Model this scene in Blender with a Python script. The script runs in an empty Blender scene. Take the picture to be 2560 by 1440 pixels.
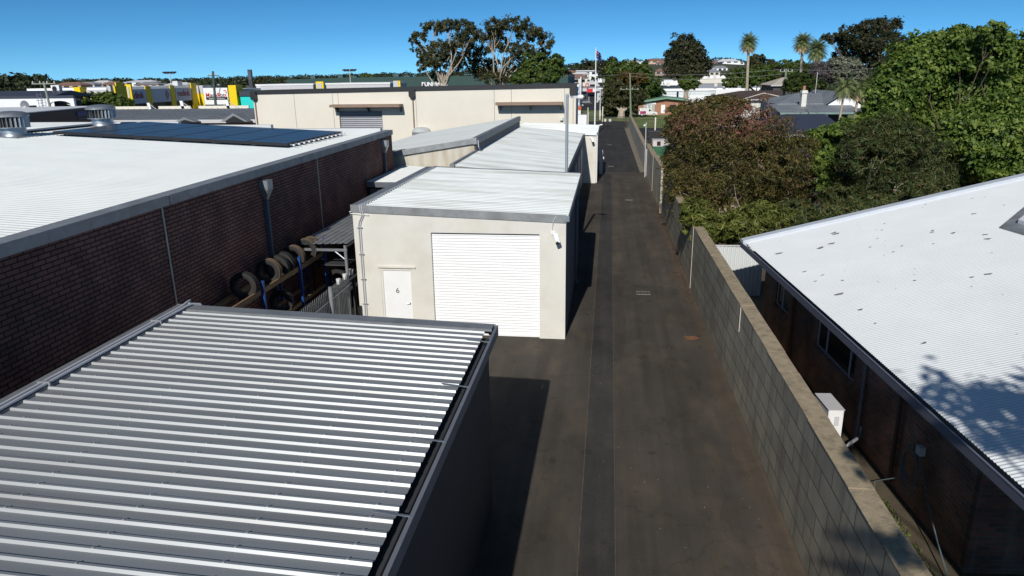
import bpy, math, random
import numpy as np
from mathutils import Vector, Matrix
random.seed(7); RNG = np.random.default_rng(7)
R = math.radians
# ---------------------------------------------------------------- camera, sky, sun
H = 7.8; F = 1776.0
Yc = np.array([245., -538., F]); Yc /= np.linalg.norm(Yc)
Dc = np.array([80., 5899., F]); Dc -= Dc.dot(Yc)*Yc; Dc /= np.linalg.norm(Dc)
Zc = -Dc; Xc = np.cross(Yc, Zc); MM = np.array([Xc, Yc, Zc])
scene = bpy.context.scene
col = scene.collection
cd = bpy.data.cameras.new('camera'); cam = bpy.data.objects.new('camera', cd); col.objects.link(cam)
cd.sensor_width = 36; cd.lens = 36*F/2560; cd.clip_start = .1; cd.clip_end = 6000
mw = Matrix.Identity(4)
for i in range(3):
    mw[i][0] = MM[i][0]; mw[i][1] = -MM[i][1]; mw[i][2] = -MM[i][2]
mw[2][3] = H
cam.matrix_world = mw
scene.camera = cam
scene.render.resolution_x = 1024; scene.render.resolution_y = 576
scene.view_settings.view_transform = 'Standard'; scene.view_settings.look = 'None'
scene.view_settings.exposure = 0.0; scene.view_settings.gamma = 1.0
SUN = Vector((-.095, -1, .64)).normalized()
sd = bpy.data.lights.new('sun', 'SUN'); sd.energy = 4.0; sd.angle = R(.53); sd.color = (1, .955, .88)
sun = bpy.data.objects.new('sun', sd); col.objects.link(sun)
sun.rotation_euler = SUN.to_track_quat('Z', 'Y').to_euler()
w = bpy.data.worlds.new('World'); scene.world = w; w.use_nodes = True
nt = w.node_tree; bg = nt.nodes['Background']
sky = nt.nodes.new('ShaderNodeTexSky'); sky.sky_type = 'NISHITA'; sky.sun_disc = False
sky.sun_elevation = math.asin(SUN.z); sky.sun_rotation = math.pi+.095
sky.air_density = 1.15; sky.dust_density = .25; sky.ozone_density = 2.4; sky.altitude = 0
tcw = nt.nodes.new('ShaderNodeTexCoord'); spw = nt.nodes.new('ShaderNodeSeparateXYZ'); cbw = nt.nodes.new('ShaderNodeCombineXYZ')
mz = nt.nodes.new('ShaderNodeMath'); mz.operation = 'ABSOLUTE'; ma_ = nt.nodes.new('ShaderNodeMath'); ma_.operation = 'MULTIPLY_ADD'; ma_.inputs[1].default_value = 1.5; ma_.inputs[2].default_value = .16
nt.links.new(tcw.outputs['Generated'], spw.inputs[0]); nt.links.new(spw.outputs[0], cbw.inputs[0]); nt.links.new(spw.outputs[1], cbw.inputs[1])
nt.links.new(spw.outputs[2], mz.inputs[0]); nt.links.new(mz.outputs[0], ma_.inputs[0]); nt.links.new(ma_.outputs[0], cbw.inputs[2])
nrm = nt.nodes.new('ShaderNodeVectorMath'); nrm.operation = 'NORMALIZE'; nt.links.new(cbw.outputs[0], nrm.inputs[0]); nt.links.new(nrm.outputs[0], sky.inputs[0])
skr = nt.nodes.new('ShaderNodeValToRGB'); e = skr.color_ramp.elements; e[0].position = 0; e[1].position = 1
e[0].color = (1.25, 2.3, 2.7, 1); e[1].color = (1.0, 1.0, .98, 1)
for p_, c_ in ((.05, (.75, 1.75, 2.35)), (.15, (.34, 1.12, 1.72)), (.4, (.75, .95, 1.08))):
    q_ = e.new(p_); q_.color = (*c_, 1)
nt.links.new(mz.outputs[0], skr.inputs[0])
skm = nt.nodes.new('ShaderNodeMixRGB'); skm.blend_type = 'MULTIPLY'; skm.inputs[0].default_value = 1
nt.links.new(sky.outputs[0], skm.inputs[1]); nt.links.new(skr.outputs[0], skm.inputs[2])
nt.links.new(skm.outputs[0], bg.inputs[0]); bg.inputs[1].default_value = .055

def ray(px, py):
    v = MM @ np.array([px-1280., py-720., F]); return Vector(v)
C0 = Vector((0, 0, H))
def at(px, py, Y=None, X=None, Z=None):
    r = ray(px, py)
    t = (Y/r.y) if Y is not None else (X/r.x) if X is not None else ((Z-H)/r.z)
    return C0+r*t
def depth(p): return (np.array([p[0], p[1], p[2]-H]) @ MM)[2]
def mpp(p): return depth(p)/F          # metres per photo pixel at p

# ---------------------------------------------------------------- materials
MC = {}
def nodes(name):
    m = bpy.data.materials.new(name); m.use_nodes = True
    t = m.node_tree; b = t.nodes['Principled BSDF']
    return m, t, b
def mat(name, c, rough=.6, metal=0., var=.12, vs=2., bump=0., bs=30., dirt=None, ds=1.2, damt=.5, stretch=(1, 1, 1), spec=.5):
    if name in MC: return MC[name]
    m, t, b = nodes(name); L = t.links.new
    tc = t.nodes.new('ShaderNodeTexCoord'); mp = t.nodes.new('ShaderNodeMapping'); mp.inputs['Scale'].default_value = stretch
    L(tc.outputs['Object'], mp.inputs[0])
    n = t.nodes.new('ShaderNodeTexNoise'); n.inputs['Scale'].default_value = vs; n.inputs['Detail'].default_value = 7; n.inputs['Roughness'].default_value = .62
    L(mp.outputs[0], n.inputs['Vector'])
    r = t.nodes.new('ShaderNodeValToRGB'); e = r.color_ramp.elements
    e[0].position = .3; e[1].position = .7
    e[0].color = (*[x*(1-var) for x in c], 1); e[1].color = (*[min(1, x*(1+var)) for x in c], 1)
    L(n.outputs['Fac'], r.inputs[0]); out = r.outputs[0]
    if dirt:
        n2 = t.nodes.new('ShaderNodeTexNoise'); n2.inputs['Scale'].default_value = ds; n2.inputs['Detail'].default_value = 5
        L(mp.outputs[0], n2.inputs['Vector'])
        r2 = t.nodes.new('ShaderNodeValToRGB'); r2.color_ramp.elements[0].position = .48; r2.color_ramp.elements[1].position = .72
        r2.color_ramp.elements[1].color = (damt, damt, damt, 1)
        L(n2.outputs['Fac'], r2.inputs[0])
        mx = t.nodes.new('ShaderNodeMixRGB'); L(r2.outputs[0], mx.inputs[0]); L(out, mx.inputs[1]); mx.inputs[2].default_value = (*dirt, 1); out = mx.outputs[0]
    L(out, b.inputs['Base Color']); b.inputs['Roughness'].default_value = rough; b.inputs['Metallic'].default_value = metal
    b.inputs['Specular IOR Level'].default_value = spec
    if bump:
        n3 = t.nodes.new('ShaderNodeTexNoise'); n3.inputs['Scale'].default_value = bs; n3.inputs['Detail'].default_value = 4
        L(mp.outputs[0], n3.inputs['Vector'])
        bp = t.nodes.new('ShaderNodeBump'); bp.inputs['Strength'].default_value = bump; bp.inputs['Distance'].default_value = .02
        L(n3.outputs['Fac'], bp.inputs['Height']); L(bp.outputs[0], b.inputs['Normal'])
    MC[name] = m; return m
def brick(name, ax, c1, c2, mo, bw=.24, rh=.086, ms=.01, rough=.85, var=.25, squash=1., bump=.6, dirt=None, dirtz=None, off=.5):
    """brick or block courses laid in the plane (axis, z) of object space"""
    m, t, b = nodes(name); L = t.links.new
    tc = t.nodes.new('ShaderNodeTexCoord'); sp = t.nodes.new('ShaderNodeSeparateXYZ'); cb = t.nodes.new('ShaderNodeCombineXYZ')
    L(tc.outputs['Object'], sp.inputs[0]); L(sp.outputs['XYZ'.index(ax)], cb.inputs[0]); L(sp.outputs[2], cb.inputs[1])
    br = t.nodes.new('ShaderNodeTexBrick'); L(cb.outputs[0], br.inputs['Vector'])
    br.inputs['Scale'].default_value = 1; br.inputs['Brick Width'].default_value = bw; br.inputs['Row Height'].default_value = rh
    br.inputs['Mortar Size'].default_value = ms; br.inputs['Mortar Smooth'].default_value = .1; br.inputs['Bias'].default_value = 0
    br.inputs['Color1'].default_value = (*c1, 1); br.inputs['Color2'].default_value = (*c2, 1); br.inputs['Mortar'].default_value = (*mo, 1)
    br.offset = off
    n = t.nodes.new('ShaderNodeTexNoise'); n.inputs['Scale'].default_value = 1.3; n.inputs['Detail'].default_value = 8
    L(tc.outputs['Object'], n.inputs['Vector'])
    mr = t.nodes.new('ShaderNodeMapRange'); mr.inputs[1].default_value = .3; mr.inputs[2].default_value = .7; mr.inputs[3].default_value = 1-var; mr.inputs[4].default_value = 1+var
    L(n.outputs['Fac'], mr.inputs[0])
    mx = t.nodes.new('ShaderNodeMixRGB'); mx.blend_type = 'MULTIPLY'; mx.inputs[0].default_value = 1
    L(br.outputs['Color'], mx.inputs[1]); L(mr.outputs[0], mx.inputs[2]); out = mx.outputs[0]
    if dirt:
        n2 = t.nodes.new('ShaderNodeTexNoise'); n2.inputs['Scale'].default_value = 1.; n2.inputs['Detail'].default_value = 6
        mp = t.nodes.new('ShaderNodeMapping'); mp.inputs['Scale'].default_value = (3, 3, .5); L(tc.outputs['Object'], mp.inputs[0]); L(mp.outputs[0], n2.inputs['Vector'])
        r2 = t.nodes.new('ShaderNodeValToRGB'); r2.color_ramp.elements[0].position = .5; r2.color_ramp.elements[1].position = .75
        r2.color_ramp.elements[1].color = (.7, .7, .7, 1); L(n2.outputs['Fac'], r2.inputs[0])
        m2 = t.nodes.new('ShaderNodeMixRGB'); L(r2.outputs[0], m2.inputs[0]); L(out, m2.inputs[1]); m2.inputs[2].default_value = (*dirt, 1); out = m2.outputs[0]
    L(out, b.inputs['Base Color']); b.inputs['Roughness'].default_value = rough; b.inputs['Specular IOR Level'].default_value = .3
    bp = t.nodes.new('ShaderNodeBump'); bp.inputs['Strength'].default_value = bump; bp.inputs['Distance'].default_value = .012; bp.invert = True
    L(br.outputs['Fac'], bp.inputs['Height']); L(bp.outputs[0], b.inputs['Normal'])
    return m
def leafmat(name, cols, rough=.5, trans=.25):
    m, t, b = nodes(name); L = t.links.new
    a = t.nodes.new('ShaderNodeAttribute'); a.attribute_name = 'tint'
    r = t.nodes.new('ShaderNodeValToRGB'); e = r.color_ramp.elements
    while len(e) < len(cols): e.new(.5)
    for i, c in enumerate(cols):
        e[i].position = i/(len(cols)-1); e[i].color = (*c, 1)
    L(a.outputs['Fac'], r.inputs[0]); L(r.outputs[0], b.inputs['Base Color']); b.inputs['Roughness'].default_value = rough
    b.inputs['Specular IOR Level'].default_value = .3
    tr = t.nodes.new('ShaderNodeBsdfTranslucent'); L(r.outputs[0], tr.inputs[0])
    mx = t.nodes.new('ShaderNodeMixShader'); mx.inputs[0].default_value = trans
    L(b.outputs[0], mx.inputs[1]); L(tr.outputs[0], mx.inputs[2]); L(mx.outputs[0], t.nodes['Material Output'].inputs[0])
    return m

# ---------------------------------------------------------------- mesh builder
ORG = {}
def tag(o, label=None, cat=None, group=None, kind=None):
    if label: o['label'] = label
    if cat: o['category'] = cat
    if group: o['group'] = group
    if kind: o['kind'] = kind
    return o
def thing(name, loc, label, cat, group=None):
    o = bpy.data.objects.new(name, None); col.objects.link(o); o.location = loc; o.empty_display_size = .3
    ORG[o.name] = Vector(loc); return tag(o, label, cat, group)
class MB:
    def __init__(s): s.v = []; s.f = []; s.smooth = False
    def add(s, vs, fs):
        k = len(s.v); s.v += [tuple(p) for p in vs]; s.f += [tuple(i+k for i in f) for f in fs]; return s
    def box(s, x0, x1, y0, y1, z0, z1):
        vs = [(x, y, z) for z in (z0, z1) for y in (y0, y1) for x in (x0, x1)]
        return s.add(vs, [(0, 2, 3, 1), (4, 5, 7, 6), (0, 1, 5, 4), (2, 6, 7, 3), (0, 4, 6, 2), (1, 3, 7, 5)])
    def obox(s, o, a, b, c):
        o, a, b, c = map(Vector, (o, a, b, c))
        vs = [o+a*i+b*j+c*k for k in (0, 1) for j in (0, 1) for i in (0, 1)]
        fs = [(0, 2, 3, 1), (4, 5, 7, 6), (0, 1, 5, 4), (2, 6, 7, 3), (0, 4, 6, 2), (1, 3, 7, 5)]
        if a.cross(b).dot(c) < 0: fs = [f[::-1] for f in fs]
        return s.add(vs, fs)
    def quad(s, a, b, c, d): return s.add([a, b, c, d], [(0, 1, 2, 3)])
    def poly(s, pts): return s.add(pts, [tuple(range(len(pts)))])
    def prism(s, pts, ext):
        e = Vector(ext); n = len(pts); P = [Vector(p) for p in pts]
        nrm = Vector((0, 0, 0))
        for i in range(n): nrm += P[i].cross(P[(i+1) % n])
        if nrm.dot(e) > 0: P = P[::-1]
        return s.add(P+[p+e for p in P], [tuple(range(n)), tuple(range(2*n-1, n-1, -1))]+[(i, i+n, (i+1) % n+n, (i+1) % n) for i in range(n)])
    def tube(s, pts, r, n=8, caps=True):
        P = [Vector(p) for p in pts]; rs = r if isinstance(r, (list, tuple)) else [r]*len(P)
        vs = []; fs = []; up = None
        for i, p in enumerate(P):
            d = (P[min(i+1, len(P)-1)]-P[max(i-1, 0)]).normalized()
            if up is None: up = Vector((0, 0, 1)) if abs(d.z) < .9 else Vector((1, 0, 0))
            a = d.cross(up).normalized(); b = d.cross(a); up = -b if b.length > .5 else up
            for k in range(n):
                t = 2*math.pi*k/n; vs.append(p+(a*math.cos(t)+b*math.sin(t))*rs[i])
        for i in range(len(P)-1):
            for k in range(n):
                a0 = i*n+k; a1 = i*n+(k+1) % n
                fs.append((a0, a1, a1+n, a0+n))
        if caps: fs += [tuple(range(n))[::-1], tuple(range((len(P)-1)*n, len(P)*n))]
        s.smooth = True
        return s.add(vs, fs)
    def lathe(s, c, prof, n=24, axis='Z'):
        c = Vector(c); vs = []; fs = []
        for r, h in prof:
            for k in range(n):
                t = 2*math.pi*k/n; x, y = r*math.cos(t), r*math.sin(t)
                vs.append(c+(Vector((x, y, h)) if axis == 'Z' else Vector((x, h, y)) if axis == 'Y' else Vector((h, x, y))))
        for i in range(len(prof)-1):
            for k in range(n):
                a0 = i*n+k; a1 = i*n+(k+1) % n; fs.append((a0, a1, a1+n, a0+n))
        s.smooth = True
        return s.add(vs, fs)
    def build(s, name, m, parent=None, label=None, cat=None, group=None, kind=None, origin=None, smooth=None):
        me = bpy.data.meshes.new(name)
        if parent is not None: o0 = ORG[parent.name]
        elif origin is not None: o0 = Vector(origin)
        else:
            A = np.array(s.v); o0 = Vector(((A[:, 0].min()+A[:, 0].max())/2, (A[:, 1].min()+A[:, 1].max())/2, A[:, 2].min()))
        me.from_pydata([(p[0]-o0.x, p[1]-o0.y, p[2]-o0.z) for p in s.v], [], s.f); me.materials.append(m)
        sm = s.smooth if smooth is None else smooth
        if sm:
            me.polygons.foreach_set('use_smooth', [True]*len(me.polygons))
            try: me.set_sharp_from_angle(angle=R(40))
            except Exception: pass
        o = bpy.data.objects.new(name, me); col.objects.link(o)
        if parent is None: o.location = o0
        else: o.parent = parent
        ORG[o.name] = o0
        return tag(o, label, cat, group, kind)
def box(name, m, parent, *a, **k): return MB().box(*a).build(name, m, parent, **k)
def text(body, org, size, right, up, m, parent, name='lettering', align='CENTER', ext=.01, bold=0., sx=1.):
    c = bpy.data.curves.new('t', 'FONT'); c.body = body; c.size = size; c.extrude = ext; c.align_x = align; c.align_y = 'CENTER'; c.offset = bold
    o = bpy.data.objects.new('t', c); col.objects.link(o)
    dg = bpy.context.evaluated_depsgraph_get(); me = bpy.data.meshes.new_from_object(o.evaluated_get(dg))
    bpy.data.objects.remove(o)
    r = Vector(right).normalized(); u = Vector(up).normalized(); n = r.cross(u); o0 = ORG[parent.name]; org = Vector(org)
    mt = Matrix((r*sx, u, n)).transposed().to_4x4(); mt.translation = org-o0
    me.transform(mt); me.materials.clear(); me.materials.append(m)
    ob = bpy.data.objects.new(name, me); col.objects.link(ob); ob.parent = parent; ORG[ob.name] = o0
    return ob
def ribs(mb, O, A, B, prof, period, n=None, over=None):
    """sheet spanned by A (along the ribs) and B (across); prof = [(offset, height)] for one period"""
    O, A, B = Vector(O), Vector(A), Vector(B); Bn = B.normalized(); N = A.cross(B).normalized()
    if N.z < 0: N = -N
    L = B.length; pts = []; k = 0
    while k*period < L:
        for o, h in prof:
            d = k*period+o
            if d <= L: pts.append((d, h))
        k += 1
    pts.append((L, 0))
    vs = []; fs = []
    for d, h in pts:
        p = O+Bn*d+N*h; vs += [p, p+A]
    flip = A.cross(B).z > 0
    for i in range(len(pts)-1):
        f = (2*i, 2*i+1, 2*i+3, 2*i+2); fs.append(f if flip else f[::-1])
    mb.add(vs, fs); return mb
TRIM = [(0, 0), (.055, .0), (.07, .029), (.1, .029), (.115, 0)]
def corr(p=.076, h=.016): return [(p*i/6, h*.5*(1-math.cos(2*math.pi*i/6))) for i in range(6)]

# ---------------------------------------------------------------- foliage
def cards(name, P, N, sz, tint, m, parent, aspect=.5, label=None, cat=None, kind=None, group=None, smooth=False):
    n = len(P)
    U = np.cross(N, RNG.normal(size=(n, 3))); U /= np.linalg.norm(U, axis=1)[:, None]+1e-9
    V = np.cross(N, U); V /= np.linalg.norm(V, axis=1)[:, None]+1e-9
    s = sz[:, None]
    Q = np.stack([P-U*s, P-V*s*aspect+N*s*.12, P+U*s, P+V*s*aspect+N*s*.12], axis=1).reshape(-1, 3)
    o0 = ORG[parent.name] if parent is not None else Vector((0, 0, 0))
    Q = Q-np.array(o0)
    me = bpy.data.meshes.new(name); me.vertices.add(4*n); me.vertices.foreach_set('co', Q.ravel())
    me.loops.add(4*n); me.loops.foreach_set('vertex_index', np.arange(4*n)); me.polygons.add(n)
    me.polygons.foreach_set('loop_start', np.arange(0, 4*n, 4)); me.polygons.foreach_set('loop_total', np.full(n, 4))
    at_ = me.attributes.new('tint', 'FLOAT', 'FACE'); at_.data.foreach_set('value', tint.astype(np.float32))
    me.materials.append(m); me.update(calc_edges=True)
    o = bpy.data.objects.new(name, me); col.objects.link(o)
    if parent is not None: o.parent = parent
    ORG[o.name] = o0
    return tag(o, label, cat, group, kind)
def crown(parent, blobs, n, leaf, m, name='crown', clump=.16, shell=.5, aspect=.45, tintf=None, up=.35, per=26, droop=0., hang=0.):
    """blobs = [(centre, (rx,ry,rz))]: leaves in clumps through the outer part of each ellipsoid"""
    wts = np.array([(b[1][0]*b[1][1]*b[1][2])**(2/3) for b in blobs]); wts /= wts.sum()
    Ps = []; Ns = []; Ts = []
    for b, wt in zip(blobs, wts):
        nc = max(3, int(n*wt/per)); c = np.array(b[0]); r = np.array(b[1])
        d = RNG.normal(size=(nc, 3)); d /= np.linalg.norm(d, axis=1)[:, None]
        lump = 1+.22*np.sin(d[:, 0]*5+c[0])*np.sin(d[:, 1]*6+c[1])+.12*np.sin(d[:, 2]*9+c[2])
        rad = (shell+(1-shell)*RNG.random(nc)**.45)*lump
        cc = c+d*rad[:, None]*r
        ct = RNG.random(nc)
        k = RNG.integers(int(per*.5), int(per*1.5), nc); idx = np.repeat(np.arange(nc), k)
        m_ = len(idx); cr = clump*r.mean()*(.6+.8*RNG.random(nc))[idx]
        g = RNG.normal(size=(m_, 3))*.55; g[:, 2] *= .7
        P = cc[idx]+g*cr[:, None]
        if hang: P[:, 2] -= RNG.random(m_)*hang
        N = d[idx]*.5+g*.5+RNG.normal(size=(m_, 3))*.55; N[:, 2] += up; N /= np.linalg.norm(N, axis=1)[:, None]
        t = ct[idx]*.55+RNG.random(m_)*.45
        Ps.append(P); Ns.append(N); Ts.append(t)
    P = np.concatenate(Ps); N = np.concatenate(Ns); T = np.concatenate(Ts)
    if tintf is not None: T = tintf(P, T)
    sz = leaf*(.55+.9*RNG.random(len(P)))
    return cards(name, P, N, sz, np.clip(T, 0, 1), m, parent, aspect)
def limb(mb, a, b, r0, r1, bend=.15, n=6):
    a, b = Vector(a), Vector(b); L = (b-a).length
    off = Vector((random.uniform(-1, 1), random.uniform(-1, 1), random.uniform(-.2, .6)))*L*bend
    pts = []
    for i in range(n+1):
        t = i/n; p = a.lerp(b, t)+off*math.sin(math.pi*t)*(.7+.3*math.sin(5*t)); pts.append(p)
    mb.tube(pts, [r0+(r1-r0)*i/n for i in range(n+1)], 7)
    return pts
def PB(px, py, rx, ry, Y, ky=.9):
    """ellipsoid standing at distance Y whose outline covers rx by ry photo pixels"""
    p = at(px, py, Y=Y); k = mpp(p); return (tuple(p), (rx*k, (rx+ry)/2*k*ky, ry*k))
def tree(name, base, blobs, n, leaf, m, bark, label, cat='tree', r=.3, fork=.45, group=None, **kw):
    base = Vector(base); t = thing(name, base, label, cat, group)
    mb = MB(); cz = np.mean([b[0][2] for b in blobs]); cx = np.mean([b[0][0] for b in blobs]); cy = np.mean([b[0][1] for b in blobs])
    top = Vector((base.x*.5+cx*.5, base.y*.5+cy*.5, base.z+(cz-base.z)*fork))
    tr = limb(mb, base-Vector((0, 0, .2)), top, r, r*.7, .05)
    for b in blobs:
        c = Vector(b[0]); st = tr[random.choice([4, 5, 6])] if fork > .2 else tr[-1]
        e = limb(mb, st, c+Vector((0, 0, -b[1][2]*.1)), r*.42, r*.08, .14)
        for q in range(3):
            d = Vector((random.gauss(0, 1), random.gauss(0, 1), random.uniform(-.2, 1))).normalized()
            limb(mb, e[random.choice([3, 4, 5])], c+Vector((d.x*b[1][0], d.y*b[1][1], d.z*b[1][2]))*.75, r*.16, r*.03, .1, 4)
    mb.build('trunk', bark, t)
    crown(t, blobs, n, leaf, m, **kw)
    return t
# ---------------------------------------------------------------- material set
def asphalt(name, c, dirtx=True):
    m, t, b = nodes(name); L = t.links.new
    tc = t.nodes.new('ShaderNodeTexCoord'); sp = t.nodes.new('ShaderNodeSeparateXYZ'); L(tc.outputs['Object'], sp.inputs[0])
    def noise(sc, de=6, ro=.6, st=(1, 1, 1)):
        mp = t.nodes.new('ShaderNodeMapping'); mp.inputs['Scale'].default_value = st; L(tc.outputs['Object'], mp.inputs[0])
        n = t.nodes.new('ShaderNodeTexNoise'); n.inputs['Scale'].default_value = sc; n.inputs['Detail'].default_value = de; n.inputs['Roughness'].default_value = ro
        L(mp.outputs[0], n.inputs['Vector']); return n.outputs['Fac']
    def ramp(f, p0, c0, p1, c1):
        r = t.nodes.new('ShaderNodeValToRGB'); e = r.color_ramp.elements; e[0].position = p0; e[1].position = p1; e[0].color = (*c0, 1); e[1].color = (*c1, 1)
        L(f, r.inputs[0]); return r.outputs[0]
    def mix(f, a, c2, mode='MIX'):
        x = t.nodes.new('ShaderNodeMixRGB'); x.blend_type = mode
        if isinstance(f, float): x.inputs[0].default_value = f
        else: L(f, x.inputs[0])
        L(a, x.inputs[1])
        if isinstance(c2, tuple): x.inputs[2].default_value = (*c2, 1)
        else: L(c2, x.inputs[2])
        return x.outputs[0]
    g = (1, 1, 1); k = (0, 0, 0)
    base = ramp(noise(.35, 8, .65, (1, .6, 1)), .33, tuple(x*.72 for x in c), .68, tuple(x*1.35 for x in c))
    fine = ramp(noise(60, 3, .7), .35, (.72,)*3, .7, (1.35,)*3)
    base = mix(1., base, fine, 'MULTIPLY')
    st = ramp(noise(.9, 6, .6, (1.2, .5, 1)), .5, k, .72, (.55,)*3)
    base = mix(st, base, (c[0]*2.0, c[1]*1.8, c[2]*1.5))
    if dirtx:   # dirt and grit lie along the foot of the block wall
        ma = t.nodes.new('ShaderNodeMapRange'); ma.inputs[1].default_value = 2.7; ma.inputs[2].default_value = 3.45; L(sp.outputs[0], ma.inputs[0])
        mm = t.nodes.new('ShaderNodeMath'); mm.operation = 'MULTIPLY'; L(ma.outputs[0], mm.inputs[0])
        L(ramp(noise(1.6, 7, .7), .34, (.15,)*3, .62, g), mm.inputs[1])
        base = mix(mm.outputs[0], base, (.125, .092, .062))
    sp_ = ramp(noise(2.3, 2, .4), .66, k, .72, (.5,)*3); base = mix(sp_, base, (c[0]*.5, c[1]*.5, c[2]*.5))
    wp = ramp(noise(1.1, 5, .6, (2.2, .07, 1)), .38, (.86,)*3, .64, (1.14,)*3); base = mix(1., base, wp, 'MULTIPLY')
    gr = ramp(noise(170, 2, .5), .62, k, .74, (.55,)*3); base = mix(gr, base, (.16, .15, .13))
    # fine cracks
    v = t.nodes.new('ShaderNodeTexVoronoi'); v.feature = 'DISTANCE_TO_EDGE'; v.inputs['Scale'].default_value = .33
    n0 = t.nodes.new('ShaderNodeTexNoise'); n0.inputs['Scale'].default_value = 2.5; n0.inputs['Detail'].default_value = 5; L(tc.outputs['Object'], n0.inputs['Vector'])
    vm = t.nodes.new('ShaderNodeMixRGB'); vm.blend_type = 'ADD'; vm.inputs[0].default_value = .55; L(tc.outputs['Object'], vm.inputs[1]); L(n0.outputs['Color'], vm.inputs[2]); L(vm.outputs[0], v.inputs['Vector'])
    cr = ramp(v.outputs['Distance'], .0, (.42,)*3, .005, k)
    base = mix(cr, base, (c[0]*.45, c[1]*.45, c[2]*.45))
    L(base, b.inputs['Base Color']); b.inputs['Roughness'].default_value = .88; b.inputs['Specular IOR Level'].default_value = .25
    bp = t.nodes.new('ShaderNodeBump'); bp.inputs['Strength'].default_value = .5; bp.inputs['Distance'].default_value = .01; L(noise(90, 2), bp.inputs['Height']); L(bp.outputs[0], b.inputs['Normal'])
    return m
m_asph = asphalt('asphalt_brown', (.068, .058, .048))
m_patch = asphalt('asphalt_patch', (.045, .043, .041), False)
m_asph2 = asphalt('asphalt_grey', (.036, .035, .035), False)
m_kerb = mat('dusty_concrete', (.2, .17, .13), .9, var=.3, vs=4, dirt=(.1, .075, .05), ds=2, bump=.3)
m_seam = mat('seam_dust', (.10, .085, .065), .9, var=.5, vs=3)
m_grass = mat('grass_mix', (.12, .17, .04), .9, var=.4, vs=1.2, dirt=(.30, .25, .13), ds=.35, damt=.9, bump=.6, bs=40)
m_earth = mat('dry_earth', (.09, .07, .045), .95, var=.4, vs=.8, dirt=(.05, .07, .025), ds=.12, damt=.9, bump=.5)
m_cream = mat('cream_render', (.69, .675, .62), .85, var=.05, vs=1.2, bump=.15, bs=60, dirt=(.56, .51, .42), ds=1.1, damt=.45)
m_cream2 = mat('cream_panel', (.72, .68, .59), .85, var=.04, vs=.4)
m_white = mat('white_paint', (.84, .85, .86), .45, var=.03, vs=2)
m_whiter = mat('white_plastic', (.8, .8, .8), .4, var=.04)
m_zinc = mat('galvanised', (.42, .45, .48), .42, .75, var=.14, vs=5, dirt=(.3, .31, .32), ds=3)
m_zincd = mat('galvanised_dull', (.30, .315, .33), .55, .35, var=.22, vs=4, dirt=(.16, .155, .14), ds=2, damt=.7)
m_roofN = mat('zinc_roof_new', (.38, .40, .415), .5, .55, var=.09, vs=1.3, stretch=(.25, 3, 1), bump=.05, bs=3, dirt=(.29, .29, .285), ds=.9, damt=.6)
m_cap = mat('grey_capping', (.23, .245, .26), .5, .25, var=.1, vs=2, dirt=(.15, .155, .16), ds=3)
m_roofA = mat('zinc_roof_aged', (.60, .635, .64), .5, .2, var=.1, vs=1.2, stretch=(.4, 2, 1), dirt=(.33, .34, .31), ds=.55, damt=.75)
m_roofW = mat('white_roof', (.60, .63, .635), .55, .0, var=.04, vs=.6, dirt=(.52, .56, .58), ds=.8, damt=.4, spec=.25)
m_roofH = mat('white_roof_house', (.67, .70, .72), .5, .0, var=.04, vs=.8, dirt=(.66, .69, .72), ds=1.5, damt=.35)
m_dark = mat('dark_grey_cladding', (.05, .052, .058), .6, var=.12, vs=1.)
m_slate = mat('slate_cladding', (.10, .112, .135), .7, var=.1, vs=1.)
m_navy = mat('navy_gutter', (.13, .14, .18), .4, var=.08)
m_black = mat('black_gap', (.012, .012, .014), .8)
m_gutter = mat('grey_gutter', (.22, .23, .26), .45, .3, var=.1, vs=4)
m_conduit = mat('grey_conduit', (.47, .48, .52), .45, var=.06)
m_brickB = brick('dark_brown_brick', 'Y', (.27, .125, .098), (.19, .095, .078), (.022, .018, .017), .30, .094, .012, bump=1., var=.3)
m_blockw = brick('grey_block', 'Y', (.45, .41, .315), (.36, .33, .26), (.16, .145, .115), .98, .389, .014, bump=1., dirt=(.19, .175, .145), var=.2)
m_blockf = brick('sunlit_block', 'Y', (.60, .55, .44), (.50, .46, .37), (.3, .27, .21), .98, .389, .012, bump=.6, dirt=(.36, .32, .25), var=.15)  # lighter copy of the block colours; extra sun on the far stretch painted in
m_limetop = mat('limestone_top', (.36, .29, .19), .9, var=.16, vs=5, dirt=(.17, .14, .10), ds=7, damt=.7, bump=.5, bs=40)
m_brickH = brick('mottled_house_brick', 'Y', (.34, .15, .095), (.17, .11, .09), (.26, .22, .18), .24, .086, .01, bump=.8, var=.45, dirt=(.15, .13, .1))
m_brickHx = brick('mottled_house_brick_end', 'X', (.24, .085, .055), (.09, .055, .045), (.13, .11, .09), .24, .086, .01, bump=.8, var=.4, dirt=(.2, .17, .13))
m_conc = mat('stained_concrete', (.56, .53, .46), .9, var=.1, vs=1.3, dirt=(.33, .25, .14), ds=1.5, damt=.75, stretch=(1.6, 1.6, .18))
m_glass = mat('dark_glass', (.02, .022, .025), .08, var=.05, spec=.8)
m_solar = mat('solar_glass', (.04, .058, .088), .3, var=.1, vs=.5, spec=.9)
m_blackm = mat('black_metal', (.02, .02, .022), .45, var=.1)
m_blue = mat('blue_steel', (.01, .06, .25), .45, var=.15)
m_wood = mat('rough_timber', (.24, .15, .075), .8, var=.3, vs=8, stretch=(1, .2, 1))
m_tyre = mat('tyre_rubber', (.022, .022, .022), .85, var=.2, dirt=(.07, .055, .045), ds=1.5, damt=.6)
m_tyred = mat('tyre_rubber_dusty', (.19, .13, .078), .9, var=.25, vs=6)
m_brown = mat('brown_steel', (.27, .185, .135), .6, var=.1)
m_yellow = mat('yellow_panel', (.86, .62, .0), .55, var=.04)
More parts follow.
